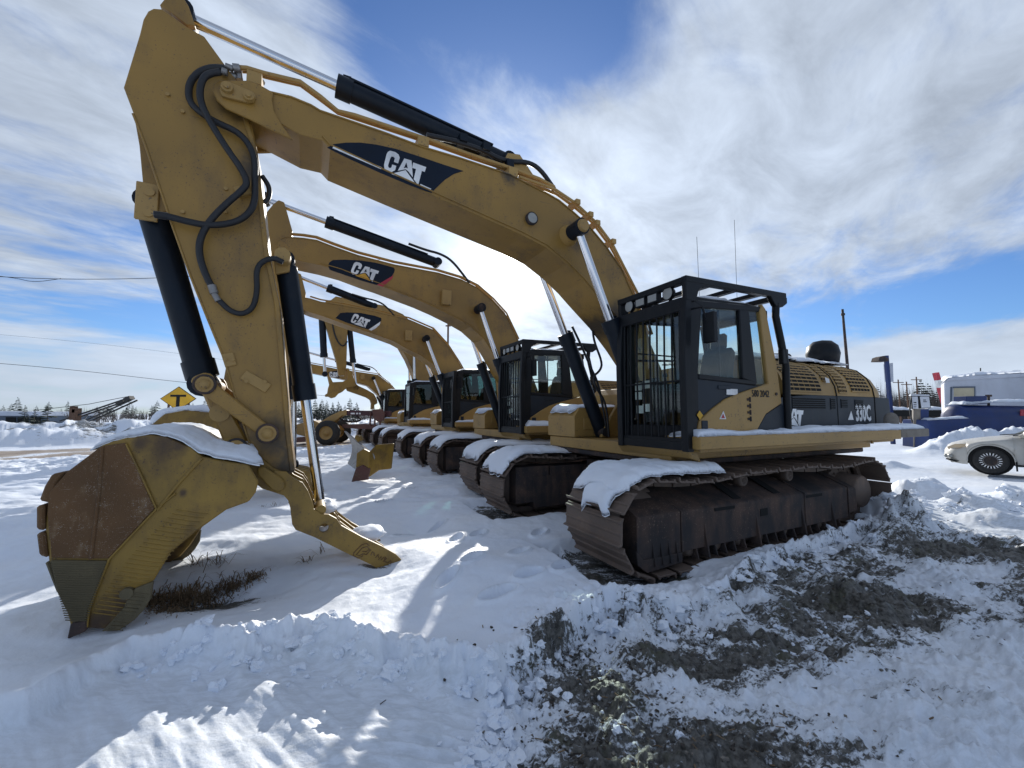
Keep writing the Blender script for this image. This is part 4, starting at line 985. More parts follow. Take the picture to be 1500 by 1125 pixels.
# bucket ram, links
bc = cyl_part(ex1, 'bucket_cylinder', S(221, 300, 0), S(300, 563, 0), .955, .125, .065, 0)
LK = [(280, 559), (283, 553), (289, 550), (300, 546), (310, 548), (314, 554), (317, 563), (397, 626), (404, 631), (405, 637), (401, 642), (390, 646), (381, 638), (312, 588), (291, 574)]
part('link', None, lambda mb: mb.prism(SP(LK, .30), .27, .33), M['yellow'], ex1, .01); part('link', None, lambda mb: mb.prism(SP(LK, .30), -.33, -.27), M['yellow'], ex1, .01)
part('power_link', None, lambda mb: mb.prism(SP([(293, 570), (300, 556), (316, 566), (328, 584), (341, 606), (364, 648), (358, 662), (340, 664), (326, 645)], .20), -.20, .20), M['yellow'], ex1, .02)
def pins(mb):
    for q, y, r in (((300, 563), .33, .075), ((392, 635), .33, .08), ((346, 656), .36, .075)):
        a = S(*q, y)
        mb.cyl((a[0], -y-.03, a[1]), (a[0], y+.02, a[1]), r, n=18); mb.lathe([(0, r*.62), (.02, r*.62), (.022, .001)], (a[0], y+.02, a[1]), (0, 1, 0), 16)
        mb.lathe([(0, r*1.25), (.02, r*1.25), (.02, r*.95), (.005, r*.9)], (a[0], y, a[1]), (0, 1, 0), 20, 1)
    a = S(322, 605, .2); mb.cyl((a[0], .2, a[1]), (a[0], .215, a[1]), .085, n=18)
part('pin', None, pins, [M['yellow2'], M['trackdark']], ex1)
# bucket
BY = .78
BK = [(364, 681), (330, 676), (296, 669), (281, 656), (244, 640), (221, 637), (186, 641), (150, 651), (103, 690), (88, 702), (70, 733), (66, 776), (71, 822), (89, 871), (101, 908), (105, 932), (128, 920), (153, 922), (183, 905), (205, 880), (226, 848), (248, 811), (285, 780), (331, 747), (364, 735), (374, 722), (378, 706)]
bk = SP(BK, BY)
def bkt(mb):
    for s in (1, -1): mb.prism(bk, s*(BY-.045), s*BY)
    back = bk[0:16]; th = .04
    for a, b in zip(back, back[1:]):
        cx = sum(p[0] for p in bk)/len(bk); cz = sum(p[1] for p in bk)/len(bk)
        k = .955
        q = [a, b, (cx+(b[0]-cx)*k, cz+(b[1]-cz)*k), (cx+(a[0]-cx)*k, cz+(a[1]-cz)*k)]
        mb.prism(q, -BY+.044, BY-.044)
M['bucketpaint'] = grimy('bucketyellow', 'rust_stained_bucket_paint', [(*S(240, 652, BY), .13), (*S(262, 655, BY), .09), (*S(205, 650, BY), .08), (*S(268, 722, BY), .035), (*S(150, 905, BY), .14), (*S(180, 880, BY), .10), (*S(140, 915, BY), .1)], (.060, .032, .016), .9)
bucket1 = part('bucket', None, bkt, M['bucketpaint'], ex1, .01)
zz = lambda L, s=3.309, ox=40, oy=600: [(ox+a/s, oy+b/s) for a, b in L]
for nm, mt, pts in (('wear_plate', 'rustplate', [(366, 175), (352, 400), (310, 718), (122, 714), (104, 500), (112, 400), (200, 300)]), ('wear_plate', 'rustplate', [(374, 175), (480, 160), (558, 332), (620, 477), (398, 718), (318, 718), (357, 400)]), ('hardfacing_plate', 'greyplate', [(118, 727), (393, 730), (302, 960), (290, 1018), (226, 1028), (152, 882)])):
    part(nm, None, lambda mb: mb.prism(SP(zz(pts), BY), BY+.001, BY+.022), M[mt], bucket1, .006)
part('lip_shroud', None, lambda mb: mb.prism(SP([(101, 934), (106, 911), (129, 907), (129, 922)], BY), BY+.001, BY+.03), M['trackdark'], bucket1, .008)
def beads(mb):
    for pts in ([(480, 165), (560, 332), (628, 480), (720, 405)], [(628, 480), (400, 722), (305, 960), (292, 1050)], [(180, 530), (215, 695)], [(118, 480), (122, 715)]):
        mb.tube([(a, BY+.012, b) for a, b in SP(zz(pts), BY)], .009, 5)
    mb.tube([(a, BY+.006, b) for a, b in SP([(231, 747), (262, 708), (296, 671)], BY)], .012, 6)
part('weld_bead', None, lambda mb: mb.tube([(a, BY+.022, b) for a, b in SP(zz([(370, 178), (354, 400), (314, 720)]), BY)], .013, 5), M['rustplate'], bucket1)
part('weld_bead', None, beads, M['bucketyellow'], bucket1)
def hf(mb):
    n = 26
    for k in range(n):
        t = k/(n-1); a, b = (76+t*22, 822+t*84), (158-t*28, 823+t*84)
        mb.tube([(q[0], BY+.024, q[1]) for q in SP([a, ((a[0]+b[0])/2, a[1]+1.2), b], BY)], .0042, 4)
part('weld_line', None, hf, M['greyplate'], bucket1, kind='stuff')
def hf2(mb):
    for k in range(26):
        t = k/25; x0 = 166+t*118-12*math.sin(t*3); y0 = 905-t*150
        mb.tube([(q[0], BY+.002, q[1]) for q in SP([(x0-30+t*6, y0-8), (x0+8, y0-3), (x0+30-8*t, y0-2)], BY)], .005, 4)
part('weld_line', None, hf2, M['bucketyellow'], bucket1, kind='stuff')
SC_ = [(152, 922), (168, 905), (184, 887), (192, 868), (200, 860), (226, 850), (223, 874), (212, 892), (200, 905), (176, 921)]
def cut(mb):
    mb.prism(SP(SC_, BY), BY+.001, BY+.035)
    for k in range(11):
        t = k/10; a = (176+t*36, 916-t*52); mb.tube([(q[0], BY+.036, q[1]) for q in SP([(a[0]-14, a[1]+2), (a[0]+7, a[1]+4)], BY)], .006, 4)
    a = S(188, 867, BY); mb.cyl((a[0], BY, a[1]), (a[0], BY+.045, a[1]), .042, n=14)
part('side_cutter', None, cut, M['greyplate'], bucket1, .006); o = part('side_cutter', None, lambda mb: mb.prism(SP(SC_, BY), -BY-.035, -BY-.001), M['greyplate'], bucket1, .006)
for pts in ([(58, 733), (66, 712), (77, 694), (96, 691), (84, 708), (76, 737)], [(54, 741), (66, 739), (66, 777), (54, 775)], [(54, 781), (67, 779), (71, 817), (58, 813)], [(66, 823), (74, 823), (90, 868), (84, 869)]):
    part('heel_shroud', None, lambda mb: mb.prism(SP(pts, BY), BY-.16, BY+.012), M['rustplate'] if pts[0][0] < 60 else M['greyplate'], bucket1, .012)
    part('heel_shroud', None, lambda mb: mb.prism(SP(pts, BY), -BY-.012, -BY+.16), M['rustplate'], bucket1, .012)
for y in (-.66, -.33, 0, .33, .66):
    def tooth(mb):
        a = S(105, 925, BY); mb.prism([(a[0]+.04, a[1]+.14), (a[0]-.07, a[1]+.14), (a[0]-.055, a[1]-.02), (a[0]-.01, a[1]-.13), (a[0]+.02, a[1]-.13)], -.06, .06)
    part('tooth', ('tooth',), tooth, M['rustplate'], bucket1, .012).location = (0, y, 0)
EAR = [(296, 648), (310, 645.5), (322, 645), (338, 641), (354, 643), (366, 652), (377, 667), (400, 686), (421, 694), (424, 712), (410, 724), (384, 716), (364, 700), (340, 690), (300, 672)]
for s in (1, -1): part('bucket_ear', None, lambda mb: mb.prism(SP(EAR, .34), s*.29, s*.34), M['bucketyellow'], bucket1, .01)
part('pin_lock_bar', None, lambda mb: mb.prism(SP([(377, 686), (386, 684), (412, 700), (418, 707), (418, 714), (412, 720), (405, 720), (398, 717), (377, 695)], .42), .38, .44), M['bucketyellow'], bucket1, .012)
# thumb
TB = [(402, 690), (419, 691), (429, 700), (443, 707), (451, 719), (457, 734), (460, 746), (470, 753), (482, 754), (493, 760), (500, 770), (529, 786), (559, 800), (580, 812), (588, 820), (594, 831), (583, 836.5), (563, 838), (537, 824), (505, 809), (461, 787), (433, 776), (428, 768), (425, 743), (422, 733), (416, 726), (404, 722), (396, 706)]
TB2 = TB[:11]+[(500, 772), (524, 790), (552, 806), (574, 820), (583, 836.5)]+TB[17:]
TY = .40
def ring_hole(poly, c, r, n=14):
    """outline with a round hole cut into it through a hairline slit"""
    k = min(range(len(poly)), key=lambda q: (poly[q][0]-c[0])**2+(poly[q][1]-c[1])**2)
    a = sum(poly[i][0]*poly[(i+1) % len(poly)][1]-poly[(i+1) % len(poly)][0]*poly[i][1] for i in range(len(poly)))
    p0 = math.atan2(poly[k][1]-c[1], poly[k][0]-c[0]); sg = -1 if a > 0 else 1
    h = [(c[0]+r*math.cos(p0+sg*2*math.pi*j/n), c[1]+r*math.sin(p0+sg*2*math.pi*j/n)) for j in range(n+1)]
    h[-1] = (h[-1][0]+1e-4, h[-1][1]+1e-4)
    return poly[:k+1]+h+[(poly[k][0]+1e-4, poly[k][1]+1e-4)]+poly[k+1:]
thumb = None
for y in (TY, .15, -.11, -.36):
    P_ = SP(TB if y == TY else TB2, TY)
    hc = S(474.5, 773.5, TY)
    def tp(mb):
        mb.prism(ring_hole(P_, hc, .045), y-.045, y)
    if thumb is None: thumb = part('thumb', None, tp, M['bucketyellow'], ex1)
    else: part('thumb_tine', None, tp, M['bucketyellow'], thumb)
def tcross(mb):
    for q, r in (((410, 706), .06), ((470, 748), .05)):
        a = S(*q, TY); mb.cyl((a[0], -.36, a[1]), (a[0], TY-.02, a[1]), r, n=14)
    mb.prism(SP([(440, 735), (456, 742), (460, 757), (452, 768), (440, 762)], TY), -.36, TY-.05)
part('thumb_cross_plate', None, tcross, M['bucketyellow'], thumb)
fr_ = affine([(230, 620), (240, 330), (1020, 830)], [(512+4, 812+4), (517, 796), (577, 829)])
def logo(mb):
    y = TY+.002
    for pts in ([(560, 400), (500, 350), (400, 390), (250, 540), (240, 600), (340, 650), (420, 610), (430, 560), (350, 600), (300, 580), (420, 440), (520, 420), (560, 470), (500, 520), (420, 510)],
                [(560, 470), (590, 480), (500, 580), (440, 560)], [(590, 590), (620, 520), (650, 540), (660, 600)], [(680, 640), (740, 570), (740, 640)], [(740, 680), (800, 610), (790, 690), (850, 630)], [(830, 720), (900, 650), (880, 620), (850, 700), (910, 730)], [(920, 750), (980, 690), (1000, 740), (960, 790), (1010, 800)]):
        mb.tube([(q[0], y, q[1]) for q in SP([(500+a/13.636, 770+b/13.636) for a, b in pts], TY)], .0055, 5)
part('lettering', None, logo, M['rustplate'], thumb)
tc_ = cyl_part(ex1, 'thumb_cylinder', S(419, 384, 0), S(470, 746, 0), .555, .105, .052, 0, head=True)
# side markings
emblem(0, 1.46, None, affine([(655, 190), (1050, 345), (945, 508)], [(1148, 597), (1176, 601.5), (1169.5, 624.5)]), pn1)
def put_text(body, px, py, y, size, sx, m, parent, bold=0.0):
    a = S(px, py, y); o = put('lettering', text_mesh(body, size, sx, bold), parent); o.data.materials.append(M[m])
    o.matrix_basis = Matrix.Translation((a[0], y+.003, a[1])) @ FACE_L; return o
put_text('330C', 1253.5, 616, 1.458, .36, .62, 'white', pn1, .012)
put_text('580 2042', 1101, 581, 1.749, .125, .75, 'decal', cab1)
part('emblem', None, lambda mb: mb.prism(SP([(1246.5, 602), (1250, 615), (1242, 615)], 1.459), 1.459, 1.464), M['white'], pn1)
part('sticker', None, lambda mb: mb.prism(SP([(1205, 553), (1211, 555), (1212, 561), (1207, 561)], 1.42), 1.45, 1.453), M['white'], pn1)
part('sticker', None, lambda mb: mb.prism(SP([(1064, 569.5), (1080, 570), (1080, 579), (1064, 578)], 1.728), 1.728, 1.733), M['white'], cab1)
part('sticker', None, lambda mb: mb.prism(SP([(1024.5, 601.5), (1029.5, 608.5), (1025, 615), (1020.5, 608)], 1.742), 1.742, 1.747), M['signyellow'], cab1)
def stick_(mb):
    y = 1.750
    mb.prism(SP([(1059.5, 602), (1063.5, 614), (1053.5, 614)], y), y, y+.004, 0); mb.prism(SP([(1058.7, 606), (1061.5, 612.5), (1056, 612.5)], y), y+.004, y+.006, 1)
part('sticker', None, stick_, [M['white'], M['red']], cab1)
# engine deck furniture
def precl(mb):
    a = S(1206, 534, .75); mb.cyl((a[0], .75, a[1]-.1), (a[0], .75, a[1]+.06), .10, n=16)
    mb.lathe([(0, .12), (.02, .24), (.20, .27), (.34, .24), (.43, .15), (.46, .001)], (a[0], .75, a[1]+.0), (0, 0, 1), 24)
pc = part('air_precleaner', None, precl, M['black'], hd1)
part('exhaust_pipe', None, lambda mb: mb.tube([(-2.2, .55, 2.5), (-2.2, .55, 2.68), (-2.6, .55, 2.70)], .07, 12), M['trackdark'], hd1)
for a, b in (((-.72, .9, 2.5), (-.74, .9, 4.75)), ((.12, .9, 3.06), (.14, .9, 4.3))): part('whip_antenna', None, lambda mb: mb.tube([a, b], .003, 4), M['cable'], cab1)
part('roof_antenna', None, lambda mb: mb.lathe([(0, .05), (.03, .045), (.06, .02), (.15, .008)], (.30, 1.3, 3.07), (0, 0, 1), 10), M['black'], cab1)
part('guard_hose', None, lambda mb: mb.tube(G3([(838, 478), (851, 505), (866, 540), (876, 560), (884, 600), (890, 640)], -.40), .02, 6, smooth_pts=2), M['hose'], ex1)
part('guard_hose', None, lambda mb: mb.tube(G3([(868, 480), (870, 500), (882, 530), (880, 542), (868, 552), (874, 570), (888, 590), (892, 640)], -.30), .02, 6, smooth_pts=2), M['hose'], ex1)

# ---------------- the machines behind it
def machine(i, label, top, bot, guard, pieces, dec, tint='glass', stick=None, rams=(), arm=None, w=.34, light=None):
    rt, pn, hd, c = base(i, label, guard, pieces, tint)
    bm, P = boom_part(rt, top, bot, i, w)
    a, b = rams
    bx, bz = S(*a, .5, i)
    for s in (1, -1): cyl_part(rt, 'boom_cylinder', (.86, 1.36), (bx, bz), .58, .11, .055, s*.52)
    for s in (1, -1): part('boom_boss', None, lambda mb: mb.cyl((bx, s*.33, bz), (bx, s*.64, bz), .10, .09, 16), M['trackdark'], bm)
    if arm: 
        ar = cyl_part(rt, 'arm_cylinder', S(*arm[0], 0, i), S(*arm[1], 0, i), arm[2], .11, .055, 0)
        tp = G3(top[3:], .2, i); off = [(p[0], .2, p[2]+.06) for p in tp]
        part('boom_pipe', None, lambda mb: [mb.tube(off, .022, 6), mb.tube([(p[0]+.02, .10, p[2]+.02) for p in off], .022, 6)], M['yellow2'], bm)
        q = S(*arm[0], 0, i)
        part('hose', None, lambda mb: mb.tube([(q[0]+.7, .1, q[1]+.30), (q[0]+.3, .15, q[1]+.20), (q[0], .2, q[1]+.16), (q[0]-.3, .2, q[1]+.05), (q[0]-.65, .2, q[1]-.32), (q[0]-.75, .2, q[1]-.45)], .03, 6, smooth_pts=2), M['hose'], ar)
    if light:
        a_ = S(*light, w, i); part('boom_bracket', None, lambda mb: mb.box((a_[0], w+.05, a_[1]), (.22, .10, .34)), M['yellow2'], bm, .01)
    return rt, bm, c
t2 = [(408, 372), (406, 358), (412, 348), (419, 346), (445, 348), (464, 351), (490, 361), (524, 373), (578, 387), (642, 399), (676, 409), (700, 421), (723, 441), (742, 462), (760, 500)]
b2 = [(418, 388), (434, 396), (467, 403), (496, 411), (528, 423), (549, 430), (577, 440.5), (605, 451), (630, 462), (656, 475), (675, 486), (694, 503), (707, 524), (722, 552)]
ex2, bm2, cab2 = machine(1, 'yellow excavator second in the row with a red-edged emblem and amber triangle on its boom', t2, b2, 2, True, 1, rams=((703, 452), 0), arm=((640, 385), (388, 292), .68), light=(653, 437))
z2 = lambda L: [(470+a/8.654, 370+b/8.654) for a, b in L]
emblem(1, .34, z2([(92, 165), (105, 130), (150, 95), (300, 90), (500, 100), (700, 130), (850, 170), (925, 192), (938, 215), (928, 255), (880, 330), (705, 412), (500, 352), (200, 250), (110, 218)]), affine([(655, 190), (1050, 345), (945, 508)], z2([(417, 128), (737, 237), (632, 362)])), bm2, 'orange',
       stripe=z2([(712, 412), (905, 298), (922, 275), (905, 330), (785, 434)]))
t3 = [(432, 452), (432, 442), (438, 434), (455, 437), (470, 441.6), (505, 447), (551, 456), (600, 468), (635, 483), (656, 506), (673, 532), (690, 562)]
b3 = [(438, 458), (453, 464), (472.5, 470), (509, 483), (536.5, 492), (571, 504.5), (592, 516), (609, 524), (626, 536), (639, 549), (652, 568)]
ex3, bm3, cab3 = machine(2, 'yellow excavator third in the row with a white-edged emblem on its boom', t3, b3, 1, False, 1, rams=((624, 496), 0), arm=((548, 449), (424, 400), .57), light=(598, 492), tint='smoke')
emblem(2, .34, z2([(185, 830), (250, 765), (330, 758), (500, 765), (680, 800), (765, 830), (768, 860), (740, 885), (600, 975), (500, 945), (320, 885)]), affine([(655, 190), (1050, 345), (945, 508)], z2([(412, 783), (628, 855), (548, 948)])), bm3,
       stripe=z2([(605, 978), (755, 875), (745, 915), (690, 965), (640, 990)]), stripem='white')
t4 = [(482, 452), (484, 440), (492, 434), (520, 440), (560, 447), (590, 460), (612, 480), (630, 510), (640, 548), (646, 575)]
b4 = [(490, 462), (520, 474), (548, 486), (566, 497), (580, 507), (592, 528), (602, 551), (606, 572)]
ex4, bm4, cab4 = machine(3, 'yellow excavator fourth in the row with raised stick carrying a curved ripper tooth', t4, b4, 0, False, 0, rams=((606, 512), 0), tint='smoke')
t5 = [(420, 530), (424, 524), (435, 528), (451, 532), (492, 540), (520, 544), (553.6, 549), (570.6, 562), (581, 574), (590, 592)]
b5 = [(424, 538), (453, 547), (491.7, 554.7), (515, 560), (536.5, 566), (549, 577), (560, 589), (566, 600)]
ex5, bm5, cab5 = machine(4, 'yellow excavator farthest along the row, low boom seen under the raised stick', t5, b5, 0, False, 0, rams=((547, 554), 0), arm=((540, 541), (440, 513), .5), tint='smoke', light=(531, 552))
z5 = lambda L: [(400+a/4.325, 380+b/4.325) for a, b in L]
emblem(4, .34, z5([(348, 715), (425, 700), (420, 755), (372, 745)]), affine([(655, 190), (1050, 345), (945, 508)], z5([(357, 716), (413, 715), (404, 746)])), bm5)
# sticks of machines 2, 3 and 5 hang mostly behind the front machine's stick
def local_stick(rt, i, pin, foot, wid, y=.25, nm='stick', kick=.75, back=.35):
    P0 = Vector((S(*pin, 0, i)[0], S(*pin, 0, i)[1])); P1 = Vector((S(*foot, 0, i)[0], S(*foot, 0, i)[1])); d = (P1-P0).normalized(); n = Vector((-d.y, d.x))
    if n.x < 0: n = -n
    q = lambda a, b: tuple(P0+d*a+n*b)
    L = (P1-P0).length
    poly = [q(-kick, back*.4), q(-kick-.12, back*.15), q(-kick-.1, -.05), q(-.3, -wid*.45), q(.3, -wid*.45), q(L+.02, -.13), q(L+.12, 0), q(L, .14), q(L*.55, wid*.55), q(.15, wid*.95), q(-.1, wid*.9)]
    part(nm, None, lambda mb: mb.prism(poly, -y, y), M['yellow'], rt, .012)
    return P0, P1, d, n, q, L
def simple_bucket(rt, i, pts, y=.75):
    P = SP(pts, y, i)
    def f(mb):
        for s in (1, -1): mb.prism(P, s*(y-.05), s*y)
        n = int(len(P)*.62)
        cx = sum(p[0] for p in P)/len(P); cz = sum(p[1] for p in P)/len(P)
        for a, b in zip(P[:n], P[1:n+1]): mb.prism([a, b, (cx+(b[0]-cx)*.94, cz+(b[1]-cz)*.94), (cx+(a[0]-cx)*.94, cz+(a[1]-cz)*.94)], -y+.05, y-.05)
    return part('bucket', None, f, M['bucketyellow'], rt, .012)
sk = local_stick(ex2, 1, (408, 362), (382, 652), .52)
cyl_part(ex2, 'bucket_cylinder', tuple(sk[4](.25, .62)), tuple(sk[4](2.15, .50)), .93, .11, .055, 0)
part('power_link', None, lambda mb: [mb.prism([sk[4](2.05, .62), sk[4](2.1, .40), sk[4](sk[5]-.3, .0), sk[4](sk[5]-.15, .12)], s*.27, s*.32) for s in (1, -1)]+[mb.prism([sk[4](2.05, .62), sk[4](2.05, .42), sk[4](sk[5], .55), sk[4](sk[5], .75)], -.2, .2)], M['yellow'], ex2, .01)
bk2 = simple_bucket(ex2, 1, [(372, 652), (345, 636), (331, 615), (305, 604), (270, 601), (240, 607), (222, 622), (208, 650), (206, 680), (218, 706), (236, 716), (262, 704), (288, 684), (322, 668), (360, 662)])
part('thumb', None, lambda mb: [mb.prism(SP([(388, 655), (404, 650), (418, 664), (422, 684), (452, 690), (470, 706), (476, 724), (448, 716), (412, 700), (396, 680)], .35, 1), y-.04, y+.04) for y in (.35, .1, -.15, -.4)], M['bucketyellow'], ex2, .01)
cyl_part(ex2, 'thumb_cylinder', S(432, 470, 0, 1), S(430, 680, 0, 1), .55, .10, .05, 0)
sk = local_stick(ex3, 2, (434, 444), (412, 640), .52)
cyl_part(ex3, 'bucket_cylinder', tuple(sk[4](.25, .62)), tuple(sk[4](2.15, .50)), .93, .11, .055, 0)
simple_bucket(ex3, 2, [(412, 640), (395, 628), (380, 618), (352, 612), (330, 618), (318, 634), (318, 656), (330, 668), (350, 660), (380, 648), (408, 648)])
sk = local_stick(ex5, 4, (428, 532), (405, 612), .5)
simple_bucket(ex5, 4, [(405, 612), (395, 606), (380, 604), (366, 610), (362, 624), (370, 634), (384, 628), (404, 618)])
# machine 4: stick, rams, coupler and ripper hang in the open
def stick4(mb): mb.prism(SP([(470, 452), (478, 440), (500, 438), (514, 452), (509, 484), (507.5, 536), (505, 550), (496, 550), (493, 530), (484, 500), (476, 472)], .22, 3), -.22, .22)
s4 = part('stick', None, stick4, M['yellow'], ex4, .012)
part('hose', None, lambda mb: mb.tube(G3([(487, 474), (490, 490), (496, 503), (503, 508), (509, 500)], .25, 3), .03, 6, smooth_pts=2), M['hose'], s4)
cyl_part(ex4, 'bucket_cylinder', S(471, 452, 0, 3), S(476, 548, 0, 3), .74, .14, .06, 0)
cyl_part(ex4, 'ripper_cylinder', S(510, 460, 0, 3), S(521, 568, 0, 3), .66, .12, .06, 0)
def coupl(mb):
    P = z5([(345, 735), (365, 750), (378, 778), (440, 775), (470, 760), (470, 700), (430, 690), (478, 690), (500, 735), (520, 770), (528, 800), (508, 808), (470, 810), (440, 838), (415, 850), (395, 872), (372, 878), (352, 868), (332, 868), (330, 856), (345, 848), (350, 815), (358, 790)])
    for s in (1, -1): mb.prism(SP(P, .25, 3), s*.20, s*.30)
    mb.prism(SP(z5([(380, 790), (460, 785), (500, 800), (450, 825), (400, 850), (360, 850)]), .25, 3), -.2, .2)
part('quick_coupler', None, coupl, M['yellow'], ex4, .01)
part('ripper', None, lambda mb: mb.prism(SP(z5([(455, 795), (500, 765), (540, 800), (600, 828), (640, 852), (660, 890), (662, 912), (642, 922), (640, 948), (620, 950), (622, 912), (615, 890), (590, 874), (540, 856), (470, 832)]), .12, 3), -.12, .12), M['yellow'], ex4, .02)
# ------------------------------------------------------------------ snow lying on the machines
LAB = 'excavator'
snow_strip('snow_cap', [(lambda q: (q[0], 0, q[1]))(S(a, b, .78)) for a, b in [(146, 653), (165, 645), (186, 640), (221, 635), (246, 638), (272, 648), (290, 662), (310, 668), (345, 674), (372, 680)]], (0, .80, 0), .095, 'band of snow lying along the top of the nearest bucket', 3, 0, 0, .25, 44, .018, .03)
trk = [(x, 1.415, z+.045) for x, z in [(2.06+.49*math.cos(R(a)), .50+.49*math.sin(R(a))) for a in range(42, 92, 7)]+[(1.6, .985), (1.2, .962), (.95, .952)]]
snow_strip('snow_cap', trk, (0, .485, 0), .115, 'thick snow on the front of the nearest crawler track', 5, 0, 0, .3, 34, .018, .22)
lob = [(x, 1.50, z+.05) for x, z in [(2.06+.49*math.cos(R(a)), .50+.49*math.sin(R(a))) for a in range(14, 50, 6)]]
snow_strip('snow_cap', lob, (0, .27, 0), .10, 'lower lobe of snow clinging to the front of the nearest crawler track', 6, 0, 0, .3, 20, .018, .30)
trk = [(x, -1.26, z+.045) for x, z in [(2.06+.49*math.cos(R(a)), .50+.49*math.sin(R(a))) for a in range(22, 92, 8)]+[(1.6, .98), (.9, .96), (.2, .985), (-.6, .99)]]
snow_strip('snow_cap', trk, (0, .485, 0), .10, 'snow along the far crawler track of the nearest excavator', 8, 0, 0, .3, 20, .03, .2)
snow_strip('snow_cap', [(1.42, 1.655, 1.41), (-3.1, 1.655, 1.41), (-4.08, 1.655, 1.415)], (0, .245, 0), .085, 'long ridge of snow along the side walkway of the nearest excavator', 11, 0, 0, .2, 14, .035, .12)
snow_strip('snow_cap', [(1.15, 1.2, 3.06), (.2, 1.2, 3.09), (-.1, 1.2, 3.07)], (0, .44, 0), .09, 'snow on the cab roof of the nearest excavator', 14, 0, 0, .2, 12, .04, .15)
snow_strip('snow_cap', [(-.5, .3, 2.55), (-1.6, .3, 2.55), (-3.4, .3, 2.55)], (0, .85, .0), .11, 'snow on the engine hood of the nearest excavator', 17, 0, 0, .2, 14, .06, .2)
snow_strip('snow_cap', [(1.3, -1.03, 1.70), (1.2, -1.03, 1.77), (.38, -1.03, 1.785)], (0, .40, 0), .07, 'snow on the tool box of the nearest excavator', 19, 0, 0, .2, 10, .05, .1)
snow_blob('snow_clump', (*(lambda q: (q[0], .05, q[1]))(S(478, 747, .2)),), .11, 'snow clump at the foot of the thumb ram rod', 3, (1, 1.6, .7), 0)
snow_blob('snow_clump', (*(lambda q: (q[0], .02, q[1]))(S(543, 787, .2)),), .12, 'snow clump between the tines of the nearest thumb', 5, (1.5, 1.7, .6), 0)
snow_blob('snow_clump', (*(lambda q: (q[0], .26, q[1]))(S(475, 779, .26)),), .075, 'snow seen through the round hole of the nearest thumb', 6, (1.2, 1.8, .7), 0)
names = ['', 'second', 'third', 'fourth', 'farthest']
for i in (1, 2, 3, 4):
    for yc, sd in ((1.415, 1), (-1.26, 2)):
        t = [(x, yc, z+.045) for x, z in [(2.06+.49*math.cos(R(a)), .50+.49*math.sin(R(a))) for a in range(30, 92, 12)]+[(1.6, .98), (.6, .965), (-.3, .99), (-1.2, .97)]]
        snow_strip('snow_cap', t, (0, .48, 0), .10, 'snow on the %s crawler track of the %s excavator in the row' % ('near' if sd == 1 else 'far', names[i]), 20+i*3+sd, 0, i, .3, 10, .08, .12)
    snow_strip('snow_cap', [(1.42, 1.655, 1.41), (-3.5, 1.655, 1.41)], (0, .24, 0), .10, 'snow on the side walkway of the %s excavator in the row' % names[i], 40+i, 0, i, .2, 8, .12, .06)
    snow_strip('snow_cap', [(1.15, 1.2, 3.06), (-.1, 1.2, 3.08)], (0, .44, 0), .06, 'snow on the cab roof of the %s excavator in the row' % names[i], 50+i, 0, i, .2, 8, .1, .15)
    snow_strip('snow_cap', [(1.3, -1.03, 1.70), (1.2, -1.03, 1.77), (.38, -1.03, 1.785)], (0, .40, 0), .06, 'snow on the tool box of the %s excavator in the row' % names[i], 60+i, 0, i, .2, 8, .1, .1)
snow_strip('snow_cap', [(lambda q: (q[0], 0, q[1]))(S(a, b, .75, 1)) for a, b in [(218, 626), (240, 606), (270, 600), (305, 603), (331, 614), (345, 634)]], (0, .75, 0), .14, 'snow on the raised bucket of the second excavator', 71, 0, 1, .25, 14, .05, .05)
# ------------------------------------------------------------------ everything round the row
class Plane:
    """upright plane through a point of the yard, turned by yaw; gives (along, up) of a sight line, and a root whose x runs along it"""
    def __init__(s, px, Y, yaw): p = at(px, 600, Y); s.o = (p[0], p[1]); s.c, s.s = math.cos(yaw), math.sin(yaw); s.yaw = yaw
    def __call__(s, px, py):
        d = ray(px, py); n = (-s.s, s.c)
        t = (s.o[0]*n[0]+s.o[1]*n[1])/(d[0]*n[0]+d[1]*n[1]); x, y = d[0]*t-s.o[0], d[1]*t-s.o[1]
        return (x*s.c+y*s.s, CH+d[2]*t)
    def root(s, name, **k): return empty(name, (s.o[0], s.o[1], 0), s.yaw, **k)
# warning sign with a T
sp0 = at(261, 584, 17.7)
sg = empty('warning_sign', (sp0[0], sp0[1], 0), R(2), label='yellow diamond road sign with a black T beyond the bucket', cat='sign')
h = sp0[2]; r_ = .76
part('sign_panel', None, lambda mb: mb.prism([(0, h+.53), (-.76, h), (0, h-.53), (.76, h)], .0, .02), M['black'], sg)
part('sign_panel', None, lambda mb: mb.prism([(0, h+.50), (-.72, h), (0, h-.50), (.72, h)], -.006, -.001), M['signyellow'], sg)
part('lettering', None, lambda mb: mb.prism([(-.33, h+.17), (.33, h+.17), (.33, h+.08), (.075, h+.08), (.075, h-.36), (-.075, h-.36), (-.075, h+.08), (-.33, h+.08)], -.011, -.007), M['black'], sg)
for x in (-.42, .42): part('post', None, lambda mb: mb.box((x, .05, h/2-.1), (.06, .06, h-.2)), M['woodstain'], sg)

